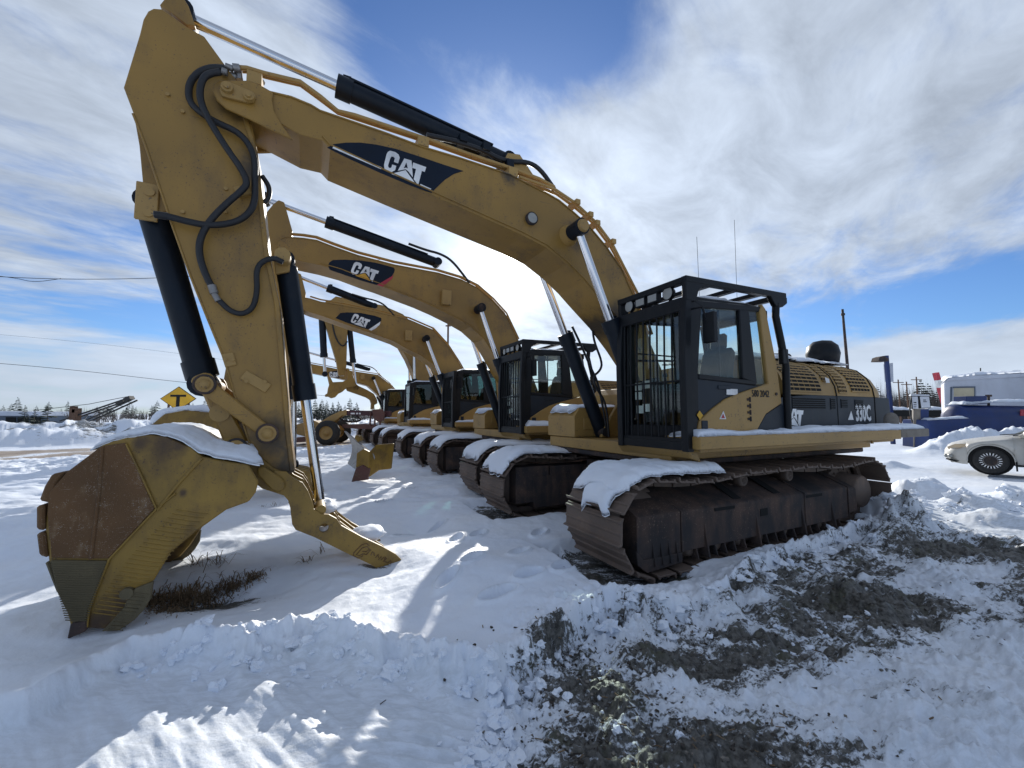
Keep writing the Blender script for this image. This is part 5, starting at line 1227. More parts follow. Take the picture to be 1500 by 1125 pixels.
# plow blade on the snow
pb = gp(535, 704, .0)
pl = empty('plow_blade', (pb[0], pb[1], 0), 0, label='yellow plow blade with a worn curved face standing in the snow before the second excavator', cat='plow blade')
def PA(px, py, Y): return Vector(at(px, py, Y))-Vector((pb[0], pb[1], 0))
def curve_face(mb):
    n, m = 8, 5; g = []
    for i in range(n+1):
        t = i/n; row = []
        for j in range(m+1):
            u = j/m; a = PA(541-36*u, 661.5-30*u, 9.6+1.9*u); c = PA(521-11*u, 687-8*u, 9.6+1.9*u)
            p = a.lerp(c, t); p += Vector((.22*math.sin(math.pi*t)*(1-.3*u)-.02, .05*math.sin(math.pi*t), 0)); row.append(p)
        g += row
    k = m+1; off = Vector((.05, .015, .005)); N = len(g)
    fs = [[i*k+j, (i+1)*k+j, (i+1)*k+j+1, i*k+j+1] for i in range(n) for j in range(m)]
    rim = list(range(k))+[i*k+m for i in range(1, n+1)]+[n*k+j for j in range(m-1, -1, -1)]+[i*k for i in range(n-1, 0, -1)]
    mb.add(g+[p+off for p in g], fs+[[q+N for q in f[::-1]] for f in fs]+[[rim[q], rim[(q+1) % len(rim)], rim[(q+1) % len(rim)]+N, rim[q]+N] for q in range(len(rim))])
part('moldboard', None, curve_face, M['steel'], pl)
def plate(pts, Y, th, sk=0.0):
    def f(mb):
        a = [PA(p[0], p[1], Y+sk*(p[0]-540)) for p in pts]; n = len(a); d = Vector((.01, th, 0))
        vs = a+[p+d for p in a]; mb.add(vs, [list(range(n)), list(range(2*n-1, n-1, -1))]+[[i, i+n, (i+1) % n+n, (i+1) % n] for i in range(n)])
    return f
part('end_plate', None, plate([(522.5, 664), (532, 657.5), (541, 662), (540.5, 686), (531.5, 680.5), (521, 685.5)], 9.5, .08), M['bucketyellow'], pl, .01)
part('cutting_edge', None, plate([(521, 686), (531.5, 681), (541, 686.5), (538, 703), (514.5, 706)], 9.5, .08), M['rustbrown'], pl, .01)
part('wing_plate', None, plate([(541.5, 661), (551, 651.5), (576, 649.5), (572, 687), (554, 689), (540, 699)], 9.55, .08, .014), M['bucketyellow'], pl, .01)
part('hinge', None, plate([(519, 642), (521, 637), (526, 639), (528, 645), (524, 648)], 10.5, .2), M['bucketyellow'], pl, .01)

# motor grader seen between the sticks
gr0 = gp(483, 652, 0)
GY = gr0[1]
grd = empty('motor_grader', (gr0[0], GY, 0), 0, label='yellow motor grader with a dark main beam beyond the front stick', cat='grader')
def GA(px, py, dY=0): p = at(px, py, GY+dY); return (p[0]-gr0[0], p[1]-GY, p[2])
def gpoly(pts): return [(GA(a, b)[0], GA(a, b)[2]) for a, b in pts]
part('main_beam', None, lambda mb: mb.prism(gpoly([(500, 601), (568, 602), (568, 610), (500, 608)]), .35, .75), M['maroon'], grd, .02)
part('gooseneck', None, lambda mb: mb.prism(gpoly([(504, 600.5), (494, 602), (478, 610), (462, 620), (458, 628), (470, 628), (486, 618), (497, 609), (504, 608.5)]), .33, .77), M['yellow2'], grd, .02)
for x0, x1 in ((510, 516), (518, 521), (522.5, 525)): part('decal', None, lambda mb: mb.prism(gpoly([(x0, 604.6), (x1, 604.6), (x1, 606.8), (x0, 606.8)]), .340, .346), M['white'], grd)
def gwheel(mb):
    mb.lathe([(-.2, .36), (-.22, .5), (-.17, .62), (-.08, .66), (.08, .66), (.17, .62), (.22, .5), (.2, .36)], (0, 0, 0), (0, 1, 0), 32)
    mb.lathe([(-.19, .38), (-.12, .33), (-.10, .16), (-.16, .14), (-.17, .001)], (0, 0, 0), (0, 1, 0), 24, 1)
wc = GA(481, 633.5)
wA = part('wheel', ('gw',), gwheel, [M['rubber'], M['yellow2']], grd); wA.location = (wc[0], -.1, .66); wA = part('wheel', ('gw',), gwheel, [M['rubber'], M['yellow2']], grd); wA.location = (wc[0]-.2, 1.9, .66)
part('front_axle', None, lambda mb: [mb.prism(gpoly([(446, 618), (458, 616), (470, 622), (482, 631), (482, 637), (470, 635), (446, 640), (430, 636), (432, 622)]), .15, .9), mb.box((wc[0], .9, .66), (.16, 1.9, .2))], M['yellow2'], grd, .02)
part('front_plate', None, lambda mb: mb.prism(gpoly([(430, 641), (450, 640), (450, 647), (430, 648)]), -.2, 1.4), M['rustbrown'], grd, .02)
def lift(mb):
    mb.prism(gpoly([(544, 600), (558, 599), (562, 606), (560, 616), (552, 618), (546, 612)]), .1, .32)
    for x in (541, 548, 556): mb.cyl((GA(x, 604)[0], .2, GA(x, 604)[2]), (GA(x-1, 624)[0], .2, GA(x, 624)[2]), .05, n=8)
part('blade_lift', None, lift, M['rustbrown'], grd)
part('blade', None, lambda mb: mb.prism(gpoly([(498, 622), (530, 621), (586, 625), (586, 628), (530, 629), (498, 627)]), .3, .42), M['rustbrown'], grd, .01)
part('circle', None, lambda mb: mb.tube([GA(a, b, .5) for a, b in ((496, 612), (505, 617), (520, 618), (530, 615), (522, 609))], .06, 6, smooth_pts=1), M['trackdark'], grd)

# crane boom beyond the bank
cr = at(120, 618, 60)
crane = empty('crane', (cr[0], cr[1], 0), 0, label='lattice boom crane lowered behind the snow bank', cat='crane')
def CA(px, py): p = at(px, py, 60); return Vector((p[0]-cr[0], 0, p[2]))
part('lattice_boom', None, lambda mb: [mb.bar(CA(88, 617)+Vector((0, y, 0)), CA(188, 583)+Vector((0, y, 0)), .16, .2) for y in (0, 1)]+[mb.bar(CA(117, 620)+Vector((0, y, 0)), CA(192, 586)+Vector((0, y, 0)), .16, .2) for y in (0, 1)]+
     [mb.bar(CA(110+7*k, 612-2.3*k)+Vector((0, k % 2, 0)), CA(116+7*k, 618-2.9*k)+Vector((0, (k+1) % 2, 0)), .07, .07) for k in range(11)], M['cable'], crane)
part('boom_head', None, lambda mb: [mb.box(CA(189, 584), (.9, .8, .5), Matrix.Rotation(-.4, 3, 'Y')), mb.box(CA(177, 590), (1.1, .5, .3), Matrix.Rotation(-.4, 3, 'Y'))], M['cable'], crane)
part('pendant_rope', None, lambda mb: [mb.tube([CA(186, 581), CA(130, 592), CA(52, 601)], .05, 4), mb.tube([CA(193, 588), CA(194, 612)], .025, 4)], M['cable'], crane)
part('mast', None, lambda mb: [mb.box(CA(110, 611), (.9, .9, 2.6)), mb.box(CA(108, 600), (.6, .6, 1.0)), mb.box(CA(112, 602), (.4, .9, .5))], M['woodstain'], crane)

# low building on the left
b0 = at(-10, 618, 62)
bl = empty('storage_building', (b0[0], b0[1], 0), 0, label='low blue grey storage building at the far left', cat='building')
def BA(px, py): p = at(px, py, 62); return (p[0]-b0[0], p[2])
part('wall', None, lambda mb: mb.prism([BA(-60, 606), BA(62, 606), BA(62, 630), BA(-60, 630)], 0, 8), M['metalwall'], bl)
part('fascia', None, lambda mb: mb.prism([BA(-60, 601.5), BA(63, 603), BA(63, 609), BA(-60, 609)], -.3, 8.3), M['whitewall'], bl)
part('door', None, lambda mb: [mb.prism([BA(a, 611), BA(b, 611), BA(b, 628), BA(a, 628)], -.06, -.01) for a, b in ((9, 24), (26, 42), (45, 60))], M['slot'], bl)

# trees
def spruce_mesh(seed, dense=1.0):
    rd = random.Random(seed); mb = MB()
    tiers = 15
    for k in range(tiers):
        t = k/(tiers-1); z = .12+.86*t; rr = (.30*(1-t)**.85+.02)*rd.uniform(.8, 1.15)
        for b in range(int(8*dense)):
            if rd.random() < .12: continue
            a = rd.uniform(0, 2*math.pi); L = rr*rd.uniform(.55, 1.15); dr = rd.uniform(.10, .35)*L; wd = L*rd.uniform(.16, .28)
            c, s_ = math.cos(a), math.sin(a)
            p0 = (0, 0, z); pm = (c*L*.55, s_*L*.55, z-dr*.35); p1 = (c*L, s_*L, z-dr)
            sd = (-s_*wd, c*wd)
            mb.add([p0, (pm[0]+sd[0], pm[1]+sd[1], pm[2]-.02), p1, (pm[0]-sd[0], pm[1]-sd[1], pm[2]-.02), (pm[0], pm[1], pm[2]+.015)], [(0, 1, 4), (1, 2, 4), (2, 3, 4), (3, 0, 4)])
    return mb.mesh('crown', M['needles'])
def bare_mesh(seed):
    rd = random.Random(seed); mb = MB()
    def br(p, d, L, r, lv):
        q = p+d*L; mb.cyl(p, q, r, r*.6, 4 if lv else 6, caps=False)
        if lv >= 4: return
        for k in range(3 if lv else 7):
            ax = Vector((rd.uniform(-1, 1), rd.uniform(-1, 1), rd.uniform(.1, 1))).normalized(); nd = (d*.75+ax*.6).normalized()
            br(p+d*L*rd.uniform(.45, 1), nd, L*rd.uniform(.45, .68), r*.55, lv+1)
    br(Vector((0, 0, 0)), Vector((0, 0, 1)), .38, .013, 0)
    return mb.mesh('crown', M['twigs'])
SPR = [spruce_mesh(k) for k in range(5)]; BARE = [bare_mesh(40+k) for k in range(3)]
tk = MB(); tk.cyl((0, 0, -.05), (0, 0, .95), .016, .003, 6); TRUNK = tk.mesh('trunk', M['bark'])
def tree(kind, px, base, Y, top, label, k, group=None, wide=1.0):
    p = at(px, base, Y); hgt = at(px, top, Y)[2]-0
    t = empty('spruce_tree' if kind == 's' else 'bare_tree', (p[0], p[1], -.1), random.uniform(0, 6), label=label, cat='tree', group=group)
    c = put('crown', (SPR if kind == 's' else BARE)[k % (5 if kind == 's' else 3)], t); c.scale = (hgt*wide, hgt*wide, hgt)
    if kind == 's': tr = put('trunk', TRUNK, t); tr.scale = (hgt, hgt, hgt)
tree('s', 35, 620, 48, 592, 'dark spruce before the low building at the far left', 0, None, 1.2)
tree('s', 69, 620, 46, 587, 'tall dark spruce at the corner of the low building', 1, None, 1.2)
tree('s', 50, 618, 58, 597, 'small spruce between the two spruces by the low building', 2)
tree('b', 99, 618, 64, 592, 'thin bare tree beside the crane mast', 1)
tree('b', 146, 618, 70, 583, 'spreading bare tree behind the crane boom', 0, None, 1.3)
tree('b', 165, 616, 66, 602, 'low bare bush under the crane boom head', 2, None, 1.5)
tree('s', 209, 616, 62, 601, 'small spruce right of the crane', 3)
tree('b', 228, 616, 70, 598, 'bare tree just left of the T sign', 2, None, 1.3)
tree('s', 298, 612, 70, 592, 'small spruce right of the T sign', 4)
ORD = ['first', 'second', 'third', 'fourth', 'fifth', 'sixth', 'seventh', 'eighth', 'ninth', 'tenth', 'eleventh', 'twelfth']
SPX = [420, 437, 446, 461, 471, 478, 487, 495, 505, 512, 428, 518]
for k, (px, tp, Y) in enumerate(((420, 585, 66), (437, 588, 74), (446, 592, 66), (461, 582, 70), (471, 584, 76), (478, 590, 66), (487, 588, 72), (495, 586, 78), (505, 592, 70), (512, 582, 74), (428, 592, 80), (518, 594, 80))):
    tree('s', px, 608, Y, tp, ORD[sorted(SPX).index(px)]+' spruce from the thumb ram in the stand beyond the motor grader', k, 'spruces beyond the motor grader', 1.05)
TPX = [1318, 1330, 1344, 1352, 1358, 1366, 1312, 1375]
for k, (px, tp, Y, kd) in enumerate(((1318, 562, 95, 'b'), (1330, 570, 105, 's'), (1344, 560, 95, 'b'), (1352, 556, 90, 's'), (1358, 568, 100, 's'), (1366, 562, 110, 'b'), (1312, 566, 90, 'b'), (1375, 570, 95, 's'))):
    tree(kd, px, 606, Y, tp, ORD[sorted(TPX).index(px)]+(' tree from the lamp post in the grey wood, a spruce' if kd == 's' else ' tree from the lamp post in the grey wood, bare'), k, 'trees beyond the fuel pump', 1.2)
def far_wood():
    mb = MB(); rd = random.Random(5)
    src = [([v.co.copy() for v in m_.vertices], [list(p.vertices) for p in m_.polygons]) for m_ in SPR[:3]]
    for k in range(330):
        az = R(rd.uniform(-62, 63)); d = rd.uniform(150, 330)/math.cos(az)**.6; hgt = rd.uniform(5, 10)*(1.25 if az > .6 else .8); x, y = d*math.sin(az), d*math.cos(az)
        v, f = src[k % 3]; c, s_ = math.cos(k), math.sin(k)
        mb.add([(x+(p.x*c-p.y*s_)*hgt*1.15, y+(p.x*s_+p.y*c)*hgt*1.15, p.z*hgt-.3) for p in v], f)
    return mb.build('far_wood', M['needles'], None, label='grey line of distant woods along the horizon', kind='stuff')
far_wood()
def far_brush():
    mb = MB(); rd = random.Random(8)
    for k in range(7500):
        az = R(rd.uniform(-60, 62) if k < 5000 else rd.uniform(40, 52)); d = rd.uniform(110, 220); x, y = d*math.sin(az), d*math.cos(az); h_ = rd.uniform(1.5, 5.0)*(2.0 if az > .65 else .75)
        for j in range(3):
            ox, oy = rd.uniform(-.6, .6), rd.uniform(-.3, .3); w_ = .06
            mb.add([(x-w_, y, -.3), (x+w_, y, -.3), (x+ox, y+oy, h_*rd.uniform(.7, 1))], [(0, 1, 2)])
    return mb.build('far_brush', M['twigs'], None, label='bare grey brush in front of the distant woods', kind='stuff')
far_brush()

# ---- right side: lamp post, pump, tank, cabin, red pole, dark trailers
lp = at(1300, 650, 22)
def RA(px, py, Y): p = at(px, py, Y); return Vector((p[0], p[1], p[2]))
L0 = Vector((lp[0], 22, 0))
lamp_ = empty('lamp_post', L0, 0, label='blue lamp post with a sign board behind the engine hood', cat='lamp post')
part('post', None, lambda mb: mb.bar(RA(1308, 640, 22)-L0-Vector((0, 0, 1.2)), RA(1298, 521, 22)-L0, .15, .15), M['blue'], lamp_)
part('lamp_head', None, lambda mb: [mb.prism([((RA(a, b, 22)-L0).x, (RA(a, b, 22)-L0).z) for a, b in ((1281, 530), (1283, 524), (1289, 522), (1296, 526), (1296, 530))], -.25, .25), mb.bar(RA(1290, 525, 22)-L0, RA(1300, 524, 22)-L0, .1, .1)], M['trackdark'], lamp_, .02)
part('sign_board', None, lambda mb: mb.prism([((RA(a, b, 22)-L0).x, (RA(a, b, 22)-L0).z) for a, b in ((1299, 533), (1311, 531), (1312, 559), (1301, 559))], .12, .2), M['whitewall'], lamp_)
q_ = S(1305, 609, 1.66); mbk = MB(); mbk.ball((0, 0, 0), 1, 9)
mbk.v = [to_world(0, (q_[0]+p[0]*.085*(1+.3*vn([p[2]*2], [p[0]*2], 3)[0]), 1.66+p[1]*.10, 1.55+p[2]*.13*(1+.25*vn([p[0]*2.3], [p[1]*2], 9)[0]))) for p in mbk.v]
mbk.build('grey_bundle', M['concrete'], None, label='small rounded grey bundle at the snowy end of the side walkway', cat='bundle')
PP = Plane(1347, 20, R(-38)); PS = Plane(1347, 20, R(-38))
pump = PP.root('fuel_pump', label='white topped fuel pump with a blue lower cabinet', cat='fuel pump')
def pm(L, y0, y1): return lambda mb: mb.prism([PP(a, b) for a, b in L], y0, y1)
part('cabinet', None, pm([(1338, 599), (1360.5, 599), (1360.5, 668), (1338, 668)], 0, .5), M['concrete'], pump, .02)
part('front_panel', None, pm([(1348.5, 599), (1360.3, 599), (1360.3, 668), (1348.5, 668)], -.03, -.005), M['blue'], pump)
part('head', None, pm([(1334.5, 580), (1361.5, 580), (1363.5, 598), (1335.5, 599)], -.05, .5), M['black'], pump, .02)
part('display_panel', None, pm([(1347, 581), (1360.5, 581), (1362.5, 597), (1349.5, 597.5)], -.07, -.055), M['whitewall'], pump)
part('side_panel', None, pm([(1335.5, 581), (1344, 581), (1345, 598.5), (1337, 598.5)], -.07, -.055), M['whitewall'], pump)
for L in ([(1352, 585.5), (1356, 585.5), (1356, 586.6), (1352, 586.6)], [(1352, 588), (1357, 588), (1357, 589), (1352, 589)], [(1338, 589), (1342, 589), (1342, 590.4), (1338, 590.4)], [(1338, 592.5), (1342, 592.5), (1342, 593.5), (1338, 593.5)], [(1338, 595.5), (1342, 595.5), (1342, 596.5), (1338, 596.5)]):
    part('read_out', None, pm(L, -.078, -.071), M['black'], pump)
part('cap', None, pm([(1334, 577.5), (1361, 578), (1361.5, 580.2), (1334, 579.8)], -.06, .52), M['whitewall'], pump)
q3 = lambda a, b: (PP(a, b)[0], -.12, PP(a, b)[1])
part('hose', None, lambda mb: mb.tube([q3(1334, 584), q3(1331.5, 600), q3(1336, 619)], .03, 6, smooth_pts=2), M['hose'], pump)
T0 = RA(1440, 650, 19.5); T0.z = 0
tank_ = empty('fuel_tank', T0, 0, label='blue horizontal fuel tank on a blue base beside the white cabin', cat='tank')
def tA(px, py): p = RA(px, py, 19.5)-T0; return p
def tankb(mb):
    a, b = tA(1413, 610), tA(1650, 614); r = .62
    mb.lathe([(0, .001), (.03, r*.6), (.10, r*.92), (.2, r), ((b-a).length-.2, r), ((b-a).length, .001)], a+Vector((0, r, -.05)), (b-a), 28)
part('tank_shell', None, tankb, M['blue'], tank_)
part('base', None, lambda mb: mb.prism([(q.x, q.z) for q in (tA(1360, 615), tA(1420, 612.5), tA(1640, 612), tA(1640, 634), tA(1420, 640), tA(1360, 664))], .0, 1.3), M['blue'], tank_, .02)
part('top_box', None, lambda mb: mb.prism([(q.x, q.z) for q in (tA(1426, 580), tA(1457, 579.5), tA(1457, 592), tA(1426, 592))], .3, .9), M['blue'], tank_, .02)
part('vent_pipe', None, lambda mb: [mb.cyl(tA(1466, 596)+Vector((0, .5, 0)), tA(1466, 580)+Vector((0, .5, 0)), .05, n=8), mb.box(tA(1466, 579)+Vector((0, .5, 0)), (.16, .16, .1))], M['trackdark'], tank_)
part('sticker', None, lambda mb: mb.prism([(q.x, q.z) for q in (tA(1495, 600), tA(1512, 600), tA(1512, 610), tA(1495, 609))], .0, .02), M['red'], tank_)
snow_strip('snow_cap', [tuple(tA(a, b)+T0+Vector((0, .62, .0))) for a, b in ((1420, 592), (1460, 589.5), (1640, 588))], (0, .42, 0), .16, 'snow on top of the blue fuel tank', 81, 0, None, .2, 8, .15, .1)
snow_strip('snow_cap', [tuple(tA(a, b)+T0+Vector((0, .2, 0))) for a, b in ((1361, 615), (1418, 612.5))], (0, .25, 0), .1, 'snow on the open end of the blue tank base', 82, 0, None, .2, 8, .15, .1)
CP = Plane(1386, 25, R(-43))
cabin = CP.root('portable_cabin', label='white portable cabin with a tan window at the right edge', cat='cabin')
part('wall', None, lambda mb: mb.prism([CP(1383, 562), CP(1386, 556), CP(1560, 549), CP(1560, 668), CP(1386, 660)], 0, 2.6), M['whitewall'], cabin, .05)
part('roof', None, lambda mb: mb.prism([CP(1382, 560), CP(1389, 554), CP(1420, 550.5), CP(1562, 544), CP(1562, 549.5), CP(1390, 557.5)], -.12, 2.7), M['whitewall'], cabin, .03)
part('window', None, lambda mb: mb.prism([CP(1397, 568), CP(1427, 567.5), CP(1427, 590), CP(1397, 591)], -.04, -.01), M['yellowwin'], cabin)
part('window_frame', None, lambda mb: [mb.prism([CP(*p) for p in q], -.06, -.045) for q in ([(1395.5, 566.5), (1428.5, 566), (1428.5, 568), (1395.5, 568.5)], [(1395.5, 590), (1428.5, 589), (1428.5, 591), (1395.5, 592)], [(1427, 568), (1428.5, 568), (1428.5, 590), (1427, 590)])], M['metalwall'], cabin)
part('door', None, lambda mb: mb.prism([CP(1392, 567), CP(1395, 567), CP(1394, 607), CP(1391.2, 607)], -.03, -.005), M['metalwall'], cabin)
part('rod', None, lambda mb: mb.tube([(CP(1440, 552)[0], 1, CP(1440, 552)[1]), (CP(1440, 537)[0], 1, CP(1440, 537)[1])], .03, 5), M['cable'], cabin)
mw = Matrix.Translation((CP.o[0], CP.o[1], 0)) @ Matrix.Rotation(CP.yaw, 4, 'Z')
snow_strip('snow_cap', [tuple(mw @ Vector((CP(a, b)[0], 1.25, CP(a, b)[1]))) for a, b in ((1383, 558), (1389, 553.8), (1425, 550), (1460, 548), (1560, 544))], tuple(mw.to_3x3() @ Vector((0, 1.4, 0))), .22, 'snow on the roof of the white cabin', 84, 0, None, .2, 12, .12, .05)
K0 = RA(1376, 590, 34); K0.z = 0
rp = empty('barrier_pole', K0, 0, label='red and white striped pole raised at a slant beside the cabin', cat='pole')
def kA(px, py): return RA(px, py, 34)-K0
for k in range(5):
    t0, t1 = k/5, (k+1)/5; A_, B_ = kA(1370.5, 546), kA(1386, 600)
    part('red_band' if k % 2 == 0 else 'white_band', None, lambda mb: mb.bar(A_.lerp(B_, t0), A_.lerp(B_, t1), .3, .3), M['red'] if k != 1 else M['white'], rp)
part('foot', None, lambda mb: mb.bar(kA(1386, 600), kA(1388, 640), .3, .3), M['trackdark'], rp)
for k, (x0, x1, Y) in enumerate(((1296, 1338, 42), (1356, 1392, 44))):
    q = RA((x0+x1)/2, 610, Y); q.z = 0
    tr_ = empty('flatbed_trailer', q, 0, label='dark flatbed trailer under snow '+('left of the fuel pump' if k == 0 else 'between the fuel pump and the cabin'), cat='trailer', group='dark trailers beyond the pump')
    def tq(px, py): p = RA(px, py, Y)-q; return (p.x, p.z)
    part('bed', None, lambda mb: mb.prism([tq(x0, 601), tq(x1, 601), tq(x1, 610), tq(x0, 610)], 0, 2.4), M['slot'], tr_)
    for xx in (x0+6, x0+12, x1-8): part('wheel', None, lambda mb: mb.cyl((tq(xx, 0)[0], -.05, .5), (tq(xx, 0)[0], .3, .5), .5, n=14), M['rubber'], tr_)
    snow_strip('snow_cap', [(q.x+tq(x0, 600)[0], Y+1.2, tq(x0, 600.5)[1]), (q.x+tq(x1, 600)[0], Y+1.2, tq(x1, 600.5)[1])], (0, 1.2, 0), .35, 'snow on the dark trailer '+('left of the fuel pump' if k == 0 else 'by the cabin'), 86+k, 0, None, .2, 8, .2, .1)
# poles, mast
m0 = RA(1241, 540, 30); m0.z = 0
mast = empty('steel_mast', m0, 0, label='tall dark steel mast rising behind the engine hood', cat='mast')
part('shaft', None, lambda mb: mb.tube([RA(1242, 560, 30)-m0-Vector((0, 0, 4)), RA(1241, 533, 30)-m0, RA(1235.5, 470, 30)-m0], [.11, .10, .08], 8), M['trackdark'], mast)
part('tip', None, lambda mb: [mb.tube([RA(1235.5, 470, 30)-m0, RA(1234, 453, 30)-m0], .08, 8), mb.cyl(RA(1234.8, 462, 30)-m0, RA(1234.6, 459, 30)-m0, .13, n=8)], M['cable'], mast)
for k, (px, tp) in enumerate(((1319, 556), (1346, 552), (1331, 559), (655, 470))):
    q = RA(px, 606, 70 if k < 3 else 40); q.z = 0; z = at(px, tp, q.y)[2]
    o = empty('utility_pole', q, 0, label=('thin utility pole against the sky behind the front boom' if k == 3 else ('leftmost', 'rightmost', 'middle')[k]+' of three distant utility poles above the grey wood'), cat='pole', group=None if k == 3 else 'distant utility poles')
    part('shaft', None, lambda mb: mb.cyl((0, 0, -.3), (0, 0, z), .12, .09, 8), M['woodstain'], o)
    part('crossarm', None, lambda mb: mb.box((0, 0, z-.5), (1.8 if k < 3 else .5, .12, .12)), M['woodstain'], o)
# overhead wires
def wire(pts, r, label):
    mb = MB(); P = [RA(*p) for p in pts]; mb.tube(P, r, 4, smooth_pts=3); mb.build('overhead_wire', M['cable'], None, label=label, cat='wire', group='overhead wires')
wire([(-160, 392, 24), (60, 411, 27), (300, 406, 31), (560, 380, 38)], .022, 'upper overhead wire crossing the left sky')
wire([(-160, 388, 24), (20, 406, 26), (48, 414, 26.5), (90, 408, 27)], .02, 'short slack overhead wire under the upper one')
wire([(-160, 522, 38), (60, 536, 42), (300, 564, 48), (480, 580, 56)], .03, 'lower overhead wire that ends near the T sign')
wire([(-160, 478, 38), (80, 496, 42), (300, 522, 48), (520, 556, 60)], .012, 'faint thin overhead wire between the two others')
# ------------------------------------------------------------------ white car at the right edge
def car():
    hub = at(1451, 674, 10.6); ax = Vector((-.656, .755, 0)).normalized(); side = Vector((-ax.y, ax.x, 0))    # ax: towards the front bumper
    if side.dot(Vector((hub[0], hub[1], 0))) > 0: side = -side                                                # towards the camera
    gz_ = gh(hub[0], hub[1])
    root = empty('parked_car', (hub[0], hub[1], .14), math.atan2(ax.y, ax.x), label='dirty white hatchback car cut off by the right edge, parked on the driveway', cat='car')
    sg = 1 if Vector((-math.sin(root.rotation_euler.z), math.cos(root.rotation_euler.z), 0)).dot(side) > 0 else -1
    # local frame: +x to the front, front wheel hub at x = 0, near side at y = 0, body towards -sg
    Wd = 1.74; WR = .325; WB = 2.6
    def ztop(x):
        xs = [-3.4, -3.2, -2.6, -2.0, -.95, -.45, .1, .45, .70, .80, .84]; zs = [.62, .95, .98, .99, .97, .93, .84, .76, .66, .56, .46]
        return float(np.interp(x, xs, zs))
    def zbot(x):
        z = float(np.interp(x, [-3.4, -2.9, .5, .75, .84], [.35, .22, .20, .24, .34]))
        for hx in (0, -WB):
            d = abs(x-hx)
            if d < .40: z = max(z, .325+math.sqrt(max(0, .40**2-d*d)))
        return z
    def tuck(x): return float(np.interp(x, [-3.4, -3.2, -2.6, .2, .5, .7, .80, .84], [.35, .16, .02, .0, .06, .18, .36, .60]))
    xs = sorted(set([round(v, 3) for v in list(np.linspace(-3.4, .84, 60))+[-.4, .4, -.399, .399, -WB-.4, -WB+.4]]))
    secs = []
    for x in xs:
        zt, zb, tk_ = ztop(x), zbot(x), tuck(x); m = zb+(zt-zb)*.55
        prof = [(.05+tk_, zb), (.0+tk_, zb+(zt-zb)*.25), (-.015+tk_, m), (.03+tk_, zb+(zt-zb)*.82), (.12+tk_, zt-.02), (.30+tk_*.8, zt+.03), (Wd/2, zt+.06)]
        full = prof+[(Wd-a, b) for a, b in prof[:-1][::-1]]
        secs.append([(x, -sg*a, b) for a, b in full])
    n = len(secs[0]); vs = [p for s_ in secs for p in s_]
    fs = [[a*n+b, a*n+b+1, (a+1)*n+b+1, (a+1)*n+b] for a in range(len(secs)-1) for b in range(n-1)]
    def body(mb):
        mb.add(vs, fs, 0, True); mb.add(secs[-1], [list(range(n))]); mb.add(secs[0], [list(range(n))])
        # pillars and roof
        for y in (.14, Wd-.14):
            yy = lambda v: -sg*v
            k = 1 if y < 1 else -1
            mb.bar((-.50, yy(y+.0), .96), (-1.22, yy(y+k*.16), 1.40), .07, .06); mb.bar((-1.95, yy(y), .98), (-1.98, yy(y+k*.16), 1.43), .08, .06); mb.bar((-3.15, yy(y), .98), (-2.85, yy(y+k*.16), 1.40), .18, .06)
        mb.add([(-1.2, -sg*.28, 1.40), (-1.2, -sg*(Wd-.28), 1.40), (-1.5, -sg*(Wd-.26), 1.46), (-1.5, -sg*.26, 1.46), (-2.3, -sg*(Wd-.26), 1.47), (-2.3, -sg*.26, 1.47), (-2.9, -sg*(Wd-.28), 1.38), (-2.9, -sg*.28, 1.38)], [(0, 1, 2, 3), (3, 2, 4, 5), (5, 4, 6, 7)], 0, True)
    b = part('body', None, body, M['carpaint'], root)
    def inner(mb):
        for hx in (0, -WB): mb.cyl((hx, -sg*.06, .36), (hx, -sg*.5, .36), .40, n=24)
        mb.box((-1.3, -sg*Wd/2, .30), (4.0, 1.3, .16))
    part('wheel_well', None, inner, M['slot'], b)
    part('windscreen', None, lambda mb: mb.add([(-.52, -sg*.18, .97), (-.52, -sg*(Wd-.18), .97), (-1.2, -sg*(Wd-.30), 1.39), (-1.2, -sg*.30, 1.39)], [(0, 1, 2, 3)]), M['smoke'], b)
    part('side_window', None, lambda mb: mb.add([(-.60, -sg*.14, .985), (-1.9, -sg*.14, .995), (-1.94, -sg*.28, 1.41), (-1.22, -sg*.28, 1.385)], [(0, 1, 2, 3)]), M['smoke'], b)
    def trim(mb):
        e = -sg*-.006
        mb.tube([(-.62, e+sg*.012, .86), (-.60, e, .5), (-.62, e, .26)], .007, 4)
        mb.prism([(.60, .24), (.80, .30), (.78, .33), (.55, .27)], -sg*.10, -sg*.2)
        mb.tube([(-.40, sg*-.13, .975), (-.9, sg*-.14, .99), (-1.9, sg*-.13, 1.0)], .014, 5)
        mb.tube([(-.4, sg*-.02, .24), (-2.2, sg*-.02, .23)], .02, 5)
        mb.box((-.42, sg*-.06, .22), (.03, .1, .24))
        for a, b_ in ((-.25, .99), (-.2, 1.0)): mb.bar((a, sg*-.5, .98), (a-.35, sg*-.9, 1.01), .02, .015)
    part('trim', None, trim, M['black'], b)
    def arch(mb):
        mb.tube([(.405*math.cos(R(a)), -sg*(-.004+tuck(.405*math.cos(R(a)))), .325+.405*math.sin(R(a))) for a in range(-5, 186, 8)], .016, 5)
    part('arch_lip', None, arch, M['carpaint'], b)
    part('headlight', None, lambda mb: mb.add([(.40, -sg*.035, .735), (.60, -sg*.115, .72), (.76, -sg*.26, .63), (.74, -sg*.26, .56), (.56, -sg*.095, .60), (.42, -sg*.030, .67)], [(0, 1, 2, 3, 4, 5)]), M['amberlens'], b)
    for c_, r_ in (((.70, -sg*.155, .40), .055), ((.79, -sg*.36, .38), .05)): part('fog_lamp', None, lambda mb: mb.ball(c_, r_, 6), M['lens'], b)
